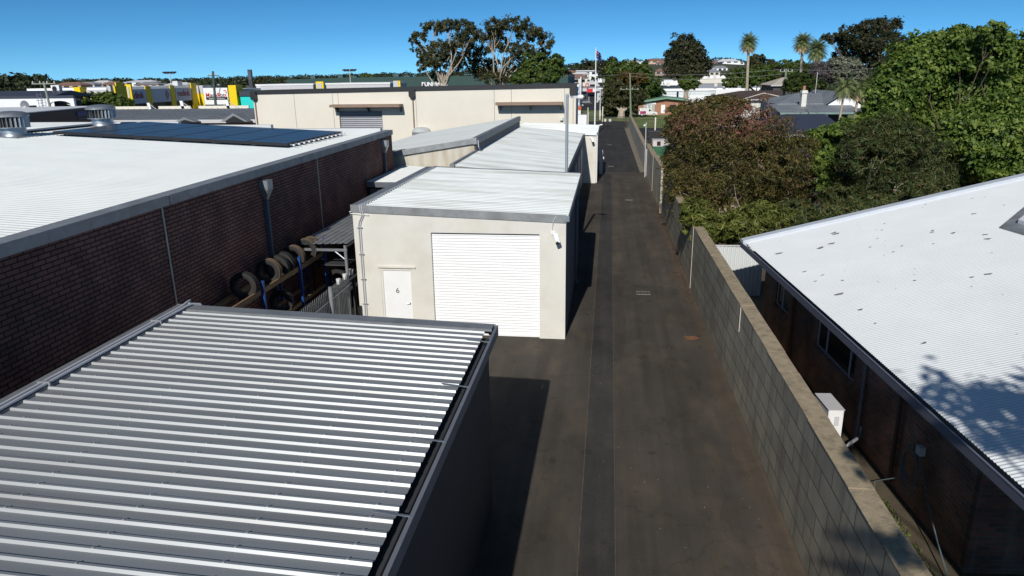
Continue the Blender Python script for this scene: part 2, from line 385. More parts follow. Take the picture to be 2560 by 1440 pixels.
m_turq = mat('turquoise_panel', (.02, .66, .62), .5, var=.04)
m_lgrey = mat('light_grey_panel', (.55, .55, .57), .6, var=.05)
m_red = mat('sign_red', (.62, .02, .03), .5)
m_maroon = mat('sign_maroon', (.28, .01, .05), .5)
m_ink = mat('sign_black', (.02, .02, .02), .5)
m_green = mat('dark_green_cladding', (.018, .06, .052), .6, var=.08, vs=.3)
m_signp = mat('sign_panel_blue_grey', (.58, .60, .72), .6, var=.05)
m_tin = mat('dark_blue_roof', (.045, .052, .075), .5, var=.1)
m_brownroof = mat('brown_tile_roof', (.075, .05, .042), .8, var=.25, vs=3)
m_greyroof = mat('grey_iron_roof', (.22, .24, .26), .6, .1, var=.18, vs=.5)
m_bark = mat('pale_bark', (.42, .36, .29), .8, var=.3, vs=2, dirt=(.2, .14, .1), ds=1)
m_barkd = mat('dark_bark', (.12, .09, .065), .9, var=.3, vs=4)
m_pole = mat('weathered_pole', (.27, .29, .25), .8, var=.15, vs=3)
m_steelpole = mat('steel_pole', (.33, .37, .41), .5, .35, var=.1)
m_redbrick = mat('orange_brick', (.38, .19, .12), .85, var=.12, vs=3)
m_carw = mat('white_car_paint', (.75, .75, .75), .25, var=.02)
m_cars = mat('silver_car_paint', (.35, .36, .38), .3, .5, var=.03)
m_card = mat('dark_car_paint', (.03, .032, .04), .25, var=.03)

# ================================================================ SETTING
def wedge_ground():
    b = MB(); b.quad((-2500, -600, -.012), (2500, -600, -.012), (2500, 4500, -.012), (-2500, 4500, -.012))
    return b.build('ground', m_earth, origin=(0, 0, 0), kind='structure')
wedge_ground()
box('driveway', m_asph, None, -30, 3.42, -12, 59, -.1, 0, origin=(0, 0, 0), kind='structure')
box('driveway_far', m_asph2, None, -12, 2.62, 59, 124, -.1, .0, origin=(0, 0, 0), kind='structure')
box('yard_shade_sheet', mat('yard_shade_dark', (.018, .017, .016), .8, var=.4), None, -10.6, -7.64, 8, 35.3, -.05, .006, origin=(0, 0, 0), kind='structure')  # near-black sheet over the asphalt; shadow of shed and brick wall as colour
MB().quad((-.30, -12, .004), (.27, -12, .004), (.33, 58.6, .004), (-.34, 58.6, .004)).build('repair_strip', m_patch, origin=(0, 0, 0), kind='structure')
MB().quad((-.32, -12, .007), (-.305, -12, .007), (-.345, 58.6, .007), (-.36, 58.6, .007)).build('strip_seam', m_seam, origin=(0, 0, 0), kind='structure')
MB().quad((.27, -12, .007), (.282, -12, .007), (.342, 58.6, .007), (.33, 58.6, .007)).build('strip_seam', m_seam, origin=(0, 0, 0), kind='structure')
MB().quad((2.62, 59, .002), (3.3, 59, .002), (3.3, 110, .002), (2.3, 110, .002)).build('dusty_verge', m_kerb, origin=(0, 0, 0), kind='structure')
box('side_yard', m_earth, None, 3.75, 30, -10, 96, -.06, -.004, origin=(0, 0, 0), kind='structure')
box('car_park', m_asph2, None, 3.5, 40, 88, 108, -.04, .0, origin=(0, 0, 0), kind='structure')
box('verge_grass', m_grass, None, -12, 60, 124.2, 160, -.06, .01, origin=(0, 0, 0), kind='structure')
box('verge_grass_near', m_grass, None, 3.6, 40, 108, 124.2, -.06, .01, origin=(0, 0, 0), kind='structure')
box('road', m_asph2, None, -60, 60, 160, 172, -.05, .02, origin=(0, 0, 0), kind='structure')
box('footpath', m_kerb, None, -20, 5, 148, 150, -.05, .05, origin=(0, 0, 0), kind='structure')
box('forecourt', m_asph2, None, -40, 60, 172.1, 200, -.05, .03, origin=(0, 0, 0), kind='structure')

q = at(1727, 845, Z=0); MB().poly([(q.x+.2*math.cos(a)*(1+.25*math.sin(3*a+1)), q.y+.22*math.sin(a)*(1+.3*math.cos(2*a)), .005) for a in [i*math.pi/8 for i in range(16)]]).build('clay_stain', mat('orange_clay', (.20, .09, .04), .9, var=.3, vs=8), origin=(0, 0, 0), kind='structure')
q = at(1608, 733, Z=0); MB().poly([(q.x+.1+1.15*math.cos(a)*(1+.06*math.sin(3*a+1)), q.y+.1+1.0*math.sin(a), .002) for a in [i*math.pi/16 for i in range(32)]]).build('drain_patch', asphalt('drain_asphalt', (.056, .049, .041), False), origin=(0, 0, 0), kind='structure')
# far hill: a terrain sheet whose crest follows the skyline
HP = [(-900, 212), (-300, 205), (0, 211), (150, 214), (330, 212), (600, 204), (900, 196), (1150, 188), (1390, 176), (1440, 170), (1500, 163), (1650, 158), (1800, 158), (1900, 164), (2000, 170), (2200, 173), (2500, 173), (3000, 176), (3800, 180)]
def hill_y(px):
    for (a, ya), (b, yb) in zip(HP, HP[1:]):
        if a <= px <= b: return ya+(yb-ya)*(px-a)/(b-a)
    return 205
def hill_pt(px, D, tt=None):
    crest = at(px, hill_y(px), Y=900).z
    t = max(0, min(1, (D-330)/(900-330))); s = t*t*(3-2*t)*.35+t*.65
    p = at(px, 300, Y=D); return Vector((p.x, D, max(-.5, crest*s)+ .0))
hb = MB(); pxs = list(range(-900, 3801, 60)); Ds = [330, 400, 470, 540, 610, 680, 750, 820, 900, 1000, 1300]
for D in Ds:
    for px in pxs:
        p = hill_pt(px, min(D, 900)); q = at(px, 300, Y=D); hb.v.append((q.x, D, p.z-(0 if D <= 900 else (D-900)*.02)-.5*(D == 330)))
W_ = len(pxs)
for i in range(len(Ds)-1):
    for j in range(W_-1): hb.f.append((i*W_+j, i*W_+j+1, (i+1)*W_+j+1, (i+1)*W_+j))
hb.smooth = True
hb.build('hill', mat('hill_scrub', (.06, .065, .03), .95, var=.5, vs=.02), origin=(0, 0, 0), kind='structure')

# ================================================================ NEAR SHED (ribbed zinc roof in the foreground)
def shed_near():
    t = thing('storage_shed', (-5, 4, 0), 'dark walled shed in the foreground under a grey ribbed metal roof with bright ribs', 'shed')
    box('wall', m_dark, t, -7.95, -2.0, -6, 11.53, 0, 3.36)
    zl, zr = 3.69, 3.49; xl, xr = -7.72, -2.06; sl = (zr-zl)/(xr-xl+.3)
    b = MB(); O = (xl, 11.62, zl-.02); A = (xr-xl, 0, zr-zl); B = (0, -18, 0)
    ribs(b, O, A, B, [(0, 0), (.075, 0), (.095, .03), (.125, .03), (.145, 0)], .2205)
    for xq in (-7.3, -6.0, -4.7, -3.4, -2.3):      # roofing screws on the ribs
        for k in range(78):
            y = 11.62-k*.2205-.11; z = zl-.02+(xq-xl)*(zr-zl)/(xr-xl)
            b.box(xq-.012, xq+.012, y-.011, y+.011, z+.03, z+.04)
    b.build('roof_sheet', m_roofN, t)
    c = MB(); c.box(-8.02, xl+.03, -6, 11.86, zl-.16, zl+.012)
    c.build('edge_capping', m_cap, t)
    c = MB(); c.obox((xl+.03, 11.6, zl-.03), (xr-xl+.08, 0, zr-zl), (0, .26, 0), (0, 0, .045)); c.obox((-8.02, 11.86, zl-.17), (6.1, 0, zr-zl), (0, .012, 0), (0, 0, .19))
    c.build('ridge_capping', m_cap, t)
    g = MB(); g.box(-1.90, -1.875, -6, 11.86, 3.30, 3.475); g.box(-2.02, -1.90, -6, 11.86, 3.30, 3.32); g.box(-2.05, -1.875, 11.86, 11.88, 3.30, 3.475)
    g.box(-1.92, -1.872, -6, 11.87, 3.475, 3.487)
    g.build('gutter', m_gutter, t)
    for y in (11.0, 9.2, 7.6, 6.05):
        MB().obox((-2.3, y, 3.53), (.42, .02, -.05), (0, .03, 0), (0, 0, .006)).build('gutter_strap', m_zinc, t)
    for dx in (0, .085):
        p = [(-7.80+dx, -6, zl+.045), (-7.80+dx, 11.66, zl+.045)]
        if dx: p += [(-7.78+dx, 11.8, zl+.05), (-7.70+dx, 11.95, zl-.0), (-7.66+dx, 11.97, zl-.12)]
        else: p += [(-7.80, 11.85, zl+.07), (-7.83, 11.98, zl+.06), (-7.88, 12.0, zl-.05)]
        MB().tube(p, .023).build('conduit', m_conduit, t)
    for y in (3, 5.6, 8.2, 10.8):
        MB().box(-7.86, -7.66, y, y+.03, zl+.012, zl+.075).build('conduit_clip', m_zincd, t)
shed_near()

# ================================================================ UNIT 6 (cream shed with roller door)
def unit_six():
    x0, x1, y0, y1 = -7.62, -1.16, 20.42, 29.7; zl, zr = 4.0, 3.75
    t = thing('storage_unit', (-4.4, 25, 0), 'cream rendered unit with a white roller door and the numbered white side door', 'storage unit')
    def ztop(x): return zl+(x-x0)/(x1-x0)*(zr-zl)
    fw = MB(); T = .14                                # front wall built round its openings
    def pier(a, b, z0): fw.prism([(a, y0, z0), (b, y0, z0), (b, y0, ztop(b)), (a, y0, ztop(a))], (0, T, 0))
    pier(x0, -6.86, 0); pier(-6.86, -5.86, 2.13); pier(-5.86, -5.22, 0); pier(-5.22, -1.94, 3.27); pier(-1.94, x1, 0)
    fw.build('front_wall', m_cream, t)
    sw = MB(); sw.box(x0, x0+.14, y0+T, y1, 0, zl-.03); sw.box(x0+.14, x1-.14, y1-.14, y1, 0, 3.7); sw.build('side_wall', m_cream, t)
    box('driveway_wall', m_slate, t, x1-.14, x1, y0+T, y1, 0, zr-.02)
    rd = MB(); ribs(rd, (-5.22, y0+.10, .03), (3.28, 0, 0), (0, 0, 3.2), [(0, 0), (.02, -.012), (.035, 0), (.06, .006)], .0885)
    rd.box(-5.22, -1.94, y0+.07, y0+.13, .01, .06); rd.build('roller_door', m_white, t)
    box('door_head', m_black, t, -5.2, -1.96, y0+.11, y0+.139, 3.19, 3.27)
    dr = box('door', m_white, t, -6.80, -5.92, y0+.045, y0+.085, .02, 2.06)
    fr = MB(); fr.box(-6.86, -6.80, y0+.015, y0+.10, 0, 2.13); fr.box(-5.92, -5.86, y0+.015, y0+.10, 0, 2.13); fr.box(-6.80, -5.92, y0+.015, y0+.10, 2.06, 2.13)
    f = fr.build('door_frame', m_cream, t)
    ORG[dr.name] = ORG[t.name]
    h = MB(); h.tube([(-5.99, y0+.045, 1.0), (-5.99, y0-.005, 1.0), (-6.09, y0-.01, 1.0)], .013); h.lathe((-5.99, y0+.03, 1.0), [(0, 0), (.03, 0), (.03, .014), (0, .014)], 12, 'Y'); h.build('handle', m_zinc, dr)
    text('6', (-6.37, y0+.043, 1.40), .24, (1, 0, 0), (0, 0, 1), m_ink, dr, 'number', ext=.002)
    MB().box(-6.95, -5.74, y0-.045, y0+.0, 2.15, 2.2).build('door_drip_rail', m_cream, t)
    # roof
    rb = MB(); ribs(rb, (x0+.26, y0+.02, zl+.05), (x1-x0-.20, 0, zr-zl), (0, y1-y0-.05, 0), [(0, 0), (.13, 0), (.155, .036), (.205, .036), (.23, 0)], .27)
    rb.build('roof_sheet', m_roofA, t)
    rc = MB(); rc.box(x0-.04, x0+.24, y0-.02, y1+.02, zl-.03, zl+.08); rc.obox((x0+.24, y1-.04, zl+.04), (x1-x0-.2, 0, zr-zl), (0, .14, 0), (0, 0, .05)); rc.build('edge_capping', m_cap, t)
    fa = MB(); fa.obox((x0-.04, y0-.035, zl-.13), (x1-x0+.06, 0, zr-zl), (0, .034, 0), (0, 0, .23)); fa.build('front_fascia', m_zincd, t)
    gt = MB(); gt.box(x1+.085, x1+.10, y0-.05, y1, zr-.08, zr+.09); gt.box(x1+.003, x1+.085, y0-.05, y1, zr-.08, zr-.065); gt.box(x1-.06, x1+.10, y0-.065, y0-.05, zr-.08, zr+.09)
    gt.build('gutter', m_zinc, t)
    MB().tube([(x1+.05, y0+5.8, zr-.08), (x1+.05, y0+5.8, .25), (x1+.13, y0+5.75, .1)], .04).build('downpipe', m_slate, t)
    for k, dx in enumerate((0, .06)):
        x = -7.36+dx
        MB().tube([(x+.05-.1*k+.1, y1-.1, zl+.11), (x+.05, y0+.1, zl+.11), (x-.02, y0-.03, zl+.10), (x, y0-.05, zl-.06), (x+.04, y0-.03, zl-.22), (x-.06, y0-.025, zl-.42), (x-.09, y0-.025, zl-.55), (x-.09+.03*0, y0-.025, .05)], .0165).build('conduit', m_conduit, t)
    for z in (3.38, 2.55, 1.75, .95): MB().box(-7.50, -7.33, y0-.05, y0, z, z+.018).build('conduit_saddle', m_zincd, t)
    MB().tube([(-7.1, y0-.03, zl-.22), (-7.45, y0-.03, zl-.19), (-7.68, y0-.03, zl-.17), (-7.70, y0-.03, zl-.12), (-7.64, y0-.03, zl-.10)], .016).build('cable', m_cream, t)
    MB().tube([(-1.45, y0-.02, zr+.09), (-1.52, y0-.05, zr-.05), (-1.55, y0-.02, zr-.22), (-1.55, y0-.02, zr-.36)], .014).build('conduit', m_conduit, t)
unit_six()
def camera_fixture(x, y, z, label, sc=1.):
    t = thing('security_camera', (x, y, z), label, 'security camera', 'white security cameras on the units')
    MB().lathe((x, y-.035*sc, z), [(0, 0), (.055*sc, 0), (.06*sc, .02*sc), (.06*sc, .035*sc)], 16, 'Y').build('mount', m_whiter, t)
    a = Vector((x, y-.04*sc, z)); b = a+Vector((.07, -.1, -.07))*sc
    MB().tube([a, b], .022*sc).build('arm', m_whiter, t)
    d = Vector((.28, -.62, -.6)).normalized(); c = b
    MB().tube([c-d*.06*sc, c+d*.17*sc], .048*sc, 14).build('body', m_whiter, t)
    MB().tube([c+d*.171*sc, c+d*.2*sc], .046*sc, 14).build('lens', m_blackm, t)
    MB().obox(c-d*.05*sc+Vector((-.05, .0, .045))*sc, Vector((.1, 0, 0))*sc, d*.27*sc, Vector((0, 0, .012))*sc).build('sun_shield', m_whiter, t)
camera_fixture(-1.54, 20.42, 3.33, 'white bullet security camera on the cream wall right of the large roller door', 1.25)
camera_fixture(-1.28, 52.85, 3.30, 'small white security camera on the farther narrow cream wall beside the driveway', 1.6)

# ================================================================ UNITS BEHIND
def unit_mid():
    x0, x1, y0, y1 = -6.6, -1.75, 29.75, 52.83; zl, zr = 4.1, 3.6
    t = thing('storage_unit', (-4, 41, 0), 'long low unit behind the numbered one, pale ribbed roof with dark mould streaks', 'storage unit')
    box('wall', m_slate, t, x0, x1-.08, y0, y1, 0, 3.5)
    for y in (32, 36.3, 40.6, 44.9, 49.2):
        b = MB(); ribs(b, (x1-.066, y, .05), (0, 2.6, 0), (0, 0, 2.7), [(0, 0), (.02, -.01), (.035, 0)], .09); b.build('roller_door', m_gutter, t)
    rb = MB(); ribs(rb, (x0+.15, y0, zl), (x1-x0-.2, 0, zr-zl), (0, y1-y0, 0), [(0, 0), (.2, 0), (.235, .045), (.29, .045), (.325, 0)], .36)
    rb.build('roof_sheet', m_roofA, t)
    rc = MB(); rc.box(x0-.05, x0+.15, y0, y1, zl-.05, zl+.07); rc.build('edge_capping', m_cap, t)
    gt = MB(); gt.box(x1-.1, x1+.02, y0, y1, zr-.10, zr-.08); gt.box(x1+.02, x1+.035, y0, y1, zr-.10, zr+.05); gt.build('gutter', m_gutter, t)
    MB().tube([(x0+.1, y0, zl+.1), (x0+.1, y1, zl+.1)], .02).build('conduit', m_conduit, t)
unit_mid()
def unit_far():
    x0, x1, y0, y1 = -7.0, -.86, 52.85, 60.4
    t = thing('storage_unit', (-4, 57, 0), 'far cream unit whose narrow front shows beside the driveway, pale flat roof', 'storage unit')
    MB().prism([(x0, y0, 0), (x1, y0, 0), (x1, y0, 3.56), (x0, y0, 3.8)], (0, y1-y0, 0)).build('wall', m_cream, t)
    rb = MB(); ribs(rb, (x0, y0-.1, 3.9), (x1-x0+.1, 0, -.24), (0, y1-y0+.2, 0), TRIM, .19); rb.build('roof_sheet', m_roofA, t)
    MB().obox((x0, y0-.14, 3.72), (x1-x0+.02, 0, -.24), (0, .035, 0), (0, 0, .24)).build('front_fascia', m_white, t)
    g = MB(); g.box(x1+.05, x1+.14, y0-.14, y1, 3.50, 3.68); g.build('gutter', m_zincd, t)
    MB().tube([(x1+.06, y0-.06, 3.5), (x1+.06, y0-.06, .05)], .05).build('downpipe', m_white, t)
    MB().tube([(x1+.1, y1-.4, 3.7), (x1+.35, y1-.4, 3.75)], .05).build('roof_spout', m_whiter, t)
unit_far()
def workshop_conc():
    t = thing('workshop', (-9, 44, 0), 'concrete walled workshop with rust stained front and sloping grey iron roof', 'workshop')
    MB().prism([(-14, 35.3, 0), (-6.6, 35.3, 0), (-6.6, 35.3, 4.55), (-14, 35.3, 3.42)], (0, 18, 0)).build('wall', m_conc, t)
    sl = 1.15/7.4
    rb = MB(); ribs(rb, (-6.62, 35.2, 4.74), (-7.6, 0, -7.6*sl), (0, 18.3, 0), TRIM, .25); rb.build('roof_sheet', mat('weathered_iron', (.40, .43, .44), .55, .15, var=.12, vs=1, stretch=(.3, 2, 1), dirt=(.27, .28, .27), ds=.8), t)
    MB().obox((-14.2, 35.16, 4.72-7.6*sl-.2), (7.62, 0, 7.62*sl), (0, .035, 0), (0, 0, .27)).build('front_fascia', m_zincd, t)
    c = MB(); c.box(-6.66, -6.45, 35.15, 53.4, 4.50, 4.82); c.build('edge_capping', m_zincd, t)
    box('upper_wall', m_dark, t, -6.597, -6.50, 35.3, 53.3, 3.5, 4.49)
    MB().tube([(-6.4, 35.3, 4.7), (-6.38, 35.3, 4.35), (-6.35, 35.6, 4.15)], .03).build('cable', m_conduit, t)
workshop_conc()
def leanto():
    t = thing('lean_to_shed', (-9.3, 32, 0), 'low white roofed shed wedged between the brown brick wall and the grey roofs', 'shed')
    box('wall', m_slate, t, -10.25, -7.9, 29.8, 35.2, 0, 3.1)
    b = MB(); ribs(b, (-10.3, 29.6, 3.42), (2.6, 0, -.15), (0, 5.6, 0), TRIM, .19); b.build('roof_sheet', m_roofW, t)
    MB().box(-10.3, -7.7, 29.55, 29.6, 3.2, 3.42).build('front_fascia', m_slate, t)
leanto()
def tank():
    p = at(1054, 330, Y=66); t = thing('water_tank', (p.x, p.y, 0), 'grey domed tank top showing above the concrete workshop roof', 'tank')
    r = 24*mpp(p); zt = at(1054, 317, Y=66).z
    MB().lathe((p.x, p.y, 0), [(r, 0), (r, zt-.45)], 28).build('tank_wall', m_zincd, t)
    MB().lathe((p.x, p.y, 0), [(r+.03, zt-.45), (r*.9, zt-.2), (r*.6, zt-.05), (.01, zt)], 28).build('tank_roof', mat('dome_grey', (.45, .47, .47), .6), t)
tank()

# ================================================================ BROWN BRICK BUILDING (left)
def bx(y): return -9.45-.0306*y
def brick_building():
    t = thing('brick_warehouse', (-20, 15, 0), 'long dark brown brick warehouse with white roof and grey metal parapet capping', 'warehouse')
    ya, yb = -4, 34.3
    MB().prism([(bx(ya), ya, 0), (bx(yb), yb, 0), (bx(yb)-.3, yb, 0), (bx(ya)-.3, ya, 0)], (0, 0, 5.06)).build('brick_wall', m_brickB, t)
    MB().box(-40, bx(yb)-.3, yb-.3, yb, 0, 4.88).build('end_wall', m_brickB, t)
    cuts = [ya, 6.2, 14.9, 22.8, 27.4, 31.6, yb+.1]
    cp = MB()
    for a, b in zip(cuts, cuts[1:]):
        b2 = b-.03
        cp.prism([(bx(a)+.05, a, 5.05), (bx(b2)+.05, b2, 5.05), (bx(b2)-.34, b2, 5.05), (bx(a)-.34, a, 5.05)], (0, 0, .225))
    cp.build('parapet_capping', m_zincd, t)
    # far parapet in steps that rise to the left
    for (p0, p1, z) in ((-11.0, -16.6, 5.36), (-16.6, -21.5, 5.55), (-21.5, -31, 5.72)):
        MB().box(p1, p0, yb-.15, yb+.12, 4.9, z).build('end_parapet', mat('parapet_metal', (.62, .64, .65), .6, .1, var=.06), t)
    a, bsl = 4.95, .05; yr = 33.8
    b = MB(); ribs(b, (bx(ya)-.3, ya, a-.01), (-24.9-bx(ya)+.3, 0, 15.1*bsl), (bx(yr)-bx(ya), yr-ya+.3, 0), [(0, 0), (.10, 0), (.125, .032), (.15, .032), (.17, 0)], .19); b.build('roof_sheet', m_roofW, t)
    zr = a+bsl*14.9
    MB().prism([(-24.9, ya, zr), (-24.55, ya, zr+.05), (-24.9, ya, zr+.09), (-25.25, ya, zr+.05)], (0, yr-ya, 0)).build('ridge_capping', m_zinc, t)
    b = MB(); ribs(b, (-24.9, ya, zr), (-14, 0, -14*bsl), (0, yr-ya, 0), TRIM, .3); b.build('roof_sheet', m_roofW, t, label='roof slope beyond the ridge')
    for y in (14.6, 24.2): 
        MB().box(bx(y)-.003, bx(y)+.022, y-.022, y+.022, .05, 5.04).build('expansion_joint', mat('joint_mastic', (.62, .50, .40), .8), t)
    for y in (19.7, 32.6):
        x = bx(y)
        h = MB(); h.box(x, x+.26, y-.17, y+.17, 4.66, 4.93); h.prism([(x+.0, y-.17, 4.655), (x+.26, y-.17, 4.655), (x+.14, y-.17, 4.42), (x+.04, y-.17, 4.42)], (0, .34, 0)) if 0 else None
        q = [(x, y-.17, 4.66), (x+.26, y-.17, 4.66), (x+.26, y+.17, 4.66), (x, y+.17, 4.66), (x+.03, y-.06, 4.36), (x+.14, y-.06, 4.36), (x+.14, y+.06, 4.36), (x+.03, y+.06, 4.36)]
        h.add(q, [(0, 1, 5, 4), (1, 2, 6, 5), (2, 3, 7, 6), (3, 0, 4, 7), (4, 5, 6, 7)]); rh = h.build('rain_head', m_zinc, t)
        MB().box(x+.02, x+.13, y-.06, y+.06, 0.05, 4.37).build('downpipe', m_slate, t)
brick_building()
def roofz(x): return 4.95+.05*(-10-x)
def solar():
    t = thing('solar_array', (-18, 30.4, 5.2), 'large dark blue solar panel array on the white warehouse roof', 'solar array')
    x0, x1, y0, y1 = -23.0, -12.75, 27.5, 33.7; nx, ny = 6, 6; dx = (x1-x0)/nx; dy = (y1-y0)/ny
    for i in range(nx):
        for j in range(ny):
            xa, xb = x0+i*dx+.012, x0+(i+1)*dx-.012; a, b = y0+j*dy+.012, y0+(j+1)*dy-.012
            m = MB(); m.prism([(xa, a, roofz(xa)+.13), (xb, a, roofz(xb)+.13), (xb, b, roofz(xb)+.13), (xa, b, roofz(xa)+.13)], (0, 0, .035)); fr_ = m.build('solar_panel', m_blackm, t)
            f_ = .035; MB().prism([(xa+f_, a+f_, roofz(xa+f_)+.166), (xb-f_, a+f_, roofz(xb-f_)+.166), (xb-f_, b-f_, roofz(xb-f_)+.166), (xa+f_, b-f_, roofz(xa+f_)+.166)], (0, 0, .003)).build('glass', m_solar, fr_)
    r = MB()
    for j in range(ny):
        for q in (.25, .75):
            y = y0+(j+q)*dy; r.obox((x0-.1, y-.02, roofz(x0-.1)+.07), (x1-x0+.24, 0, roofz(x1+.14)-roofz(x0-.1)), (0, .045, 0), (0, 0, .055))
    r.build('mounting_rail', m_zinc, t)
    r = MB(); n = 12
    for j in range(n): 
        y = y0+(j//2+(.25, .75)[j % 2])*dy; MB().box(x1+.13, x1+.2, y-.05, y+.05, roofz(x1)+.05, roofz(x1)+.12).build('rail_end', m_whiter, t)
    r = MB()
    for i in range(12):
        x = x0+.3+i*(x1-x0-.6)/11
        for y in (y0+.3, y1-.4): r.box(x-.03, x+.03, y-.03, y+.03, roofz(x)-.01, roofz(x)+.08)
    r.build('foot_bracket', m_blackm, t)
    r = MB(); r.obox((x0, y0-.005, roofz(x0)+.06), (x1-x0, 0, roofz(x1)-roofz(x0)), (0, .012, 0), (0, 0, .1)); r.build('edge_skirt', m_blackm, t)
solar()
def whirly(px, py, Y, label):
    x, y, z0 = at(px, py, Y=Y).x, Y, 0; z0 = roofz(max(x, -24.9)) 
    t = thing('turbine_vent', (x, y, z0), label, 'roof vent', 'turbine vents on the warehouse roof')
    MB().obox((x-.62, y-.6, z0+.01), (1.24, 0, -.05 if x > -24.9 else 0), (0, 1.2, 0), (0, 0, .03)).build('flashing', m_zinc, t)
    MB().lathe((x, y, z0), [(.50, 0), (.47, .05), (.46, .10), (.46, .34), (.50, .37)], 32).build('throat', m_zinc, t)
    b = MB(); n = 26
    for k in range(n):
        a = 2*math.pi*k/n; a2 = a+.13
        r0, r1 = .55, .64
        p = lambda r, an, z: (x+r*math.cos(an), y+r*math.sin(an), z0+z)
        b.quad(p(r0, a, .37), p(r1-.02, a2, .36), p(r1, a2, .80), p(r0, a, .80))
    b.build('vane', m_zinc, t)
    MB().lathe((x, y, z0), [(.655, .77), (.66, .82), (.60, .90), (.44, .96), (.2, .99), (.0, 1.0)], 32).build('cap', m_zinc, t)
    MB().lathe((x, y, z0), [(.45, .33), (.63, .34), (.63, .37), (.45, .36)], 32).build('base_ring', m_zinc, t)
    MB().lathe((x, y, z0), [(.40, .34), (.40, .82)], 20).build('inner_shaft', m_blackm, t)
whirly(36, 338, 26.6, 'silver turbine vent at the left edge, nearest on the white warehouse roof')
whirly(258, 312, 32.4, 'smaller looking silver turbine vent farther back, behind the solar panels')

# ================================================================ BLOCK WALL
def block_wall():
    t = thing('block_wall', (3.6, 40, 0), 'long grey limestone block wall with a pale top along the driveway', 'wall')
    segs = [(-4, 26.3, 3.42, 3.20, 2.33), (26.3, 42.59, 3.24, 3.13, 2.16), (42.6, 49.5, 3.12, 3.06, 2.40), (49.5, 59.8, 3.08, 3.02, 2.22), (59.8, 108.6, 3.0, 2.94, 1.82)]
    b = MB(); top = MB(); dirt = None
    fb = MB()
    for y0, y1, xa, xb, z in segs:
        if y0 < 0: xa = 3.49
        near_ = b
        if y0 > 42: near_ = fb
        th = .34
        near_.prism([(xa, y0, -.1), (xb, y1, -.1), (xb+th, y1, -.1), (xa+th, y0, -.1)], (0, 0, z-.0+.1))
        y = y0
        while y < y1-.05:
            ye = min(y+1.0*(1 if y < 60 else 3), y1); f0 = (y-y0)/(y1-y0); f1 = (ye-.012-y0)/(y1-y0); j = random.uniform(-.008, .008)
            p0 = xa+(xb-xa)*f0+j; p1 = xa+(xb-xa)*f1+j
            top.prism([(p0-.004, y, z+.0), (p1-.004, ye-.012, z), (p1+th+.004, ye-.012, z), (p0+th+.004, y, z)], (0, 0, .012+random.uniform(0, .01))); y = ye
    b.build('blockwork', m_blockw, t); fb.build('blockwork', m_blockf, t, label='far stretch of the block wall, coloured lighter for the sun on it'); top.build('top_course', m_limetop, t)
    pil = MB()
    pil.box(3.02, 3.5, 41.25, 41.9, -.1, 2.25); pil.build('pier', m_blockw, t)
    for y, x, z in ((26.28, 3.195, 2.33), (16.9, 3.285, 2.33), (49.45, 3.055, 2.4)):
        MB().box(x-.012, x+.02, y-.018, y+.018, 1.7 if y == 16.9 else 0, z).build('expansion_joint', mat('pale_joint', (.55, .50, .42), .8), t)
    return t
block_wall()

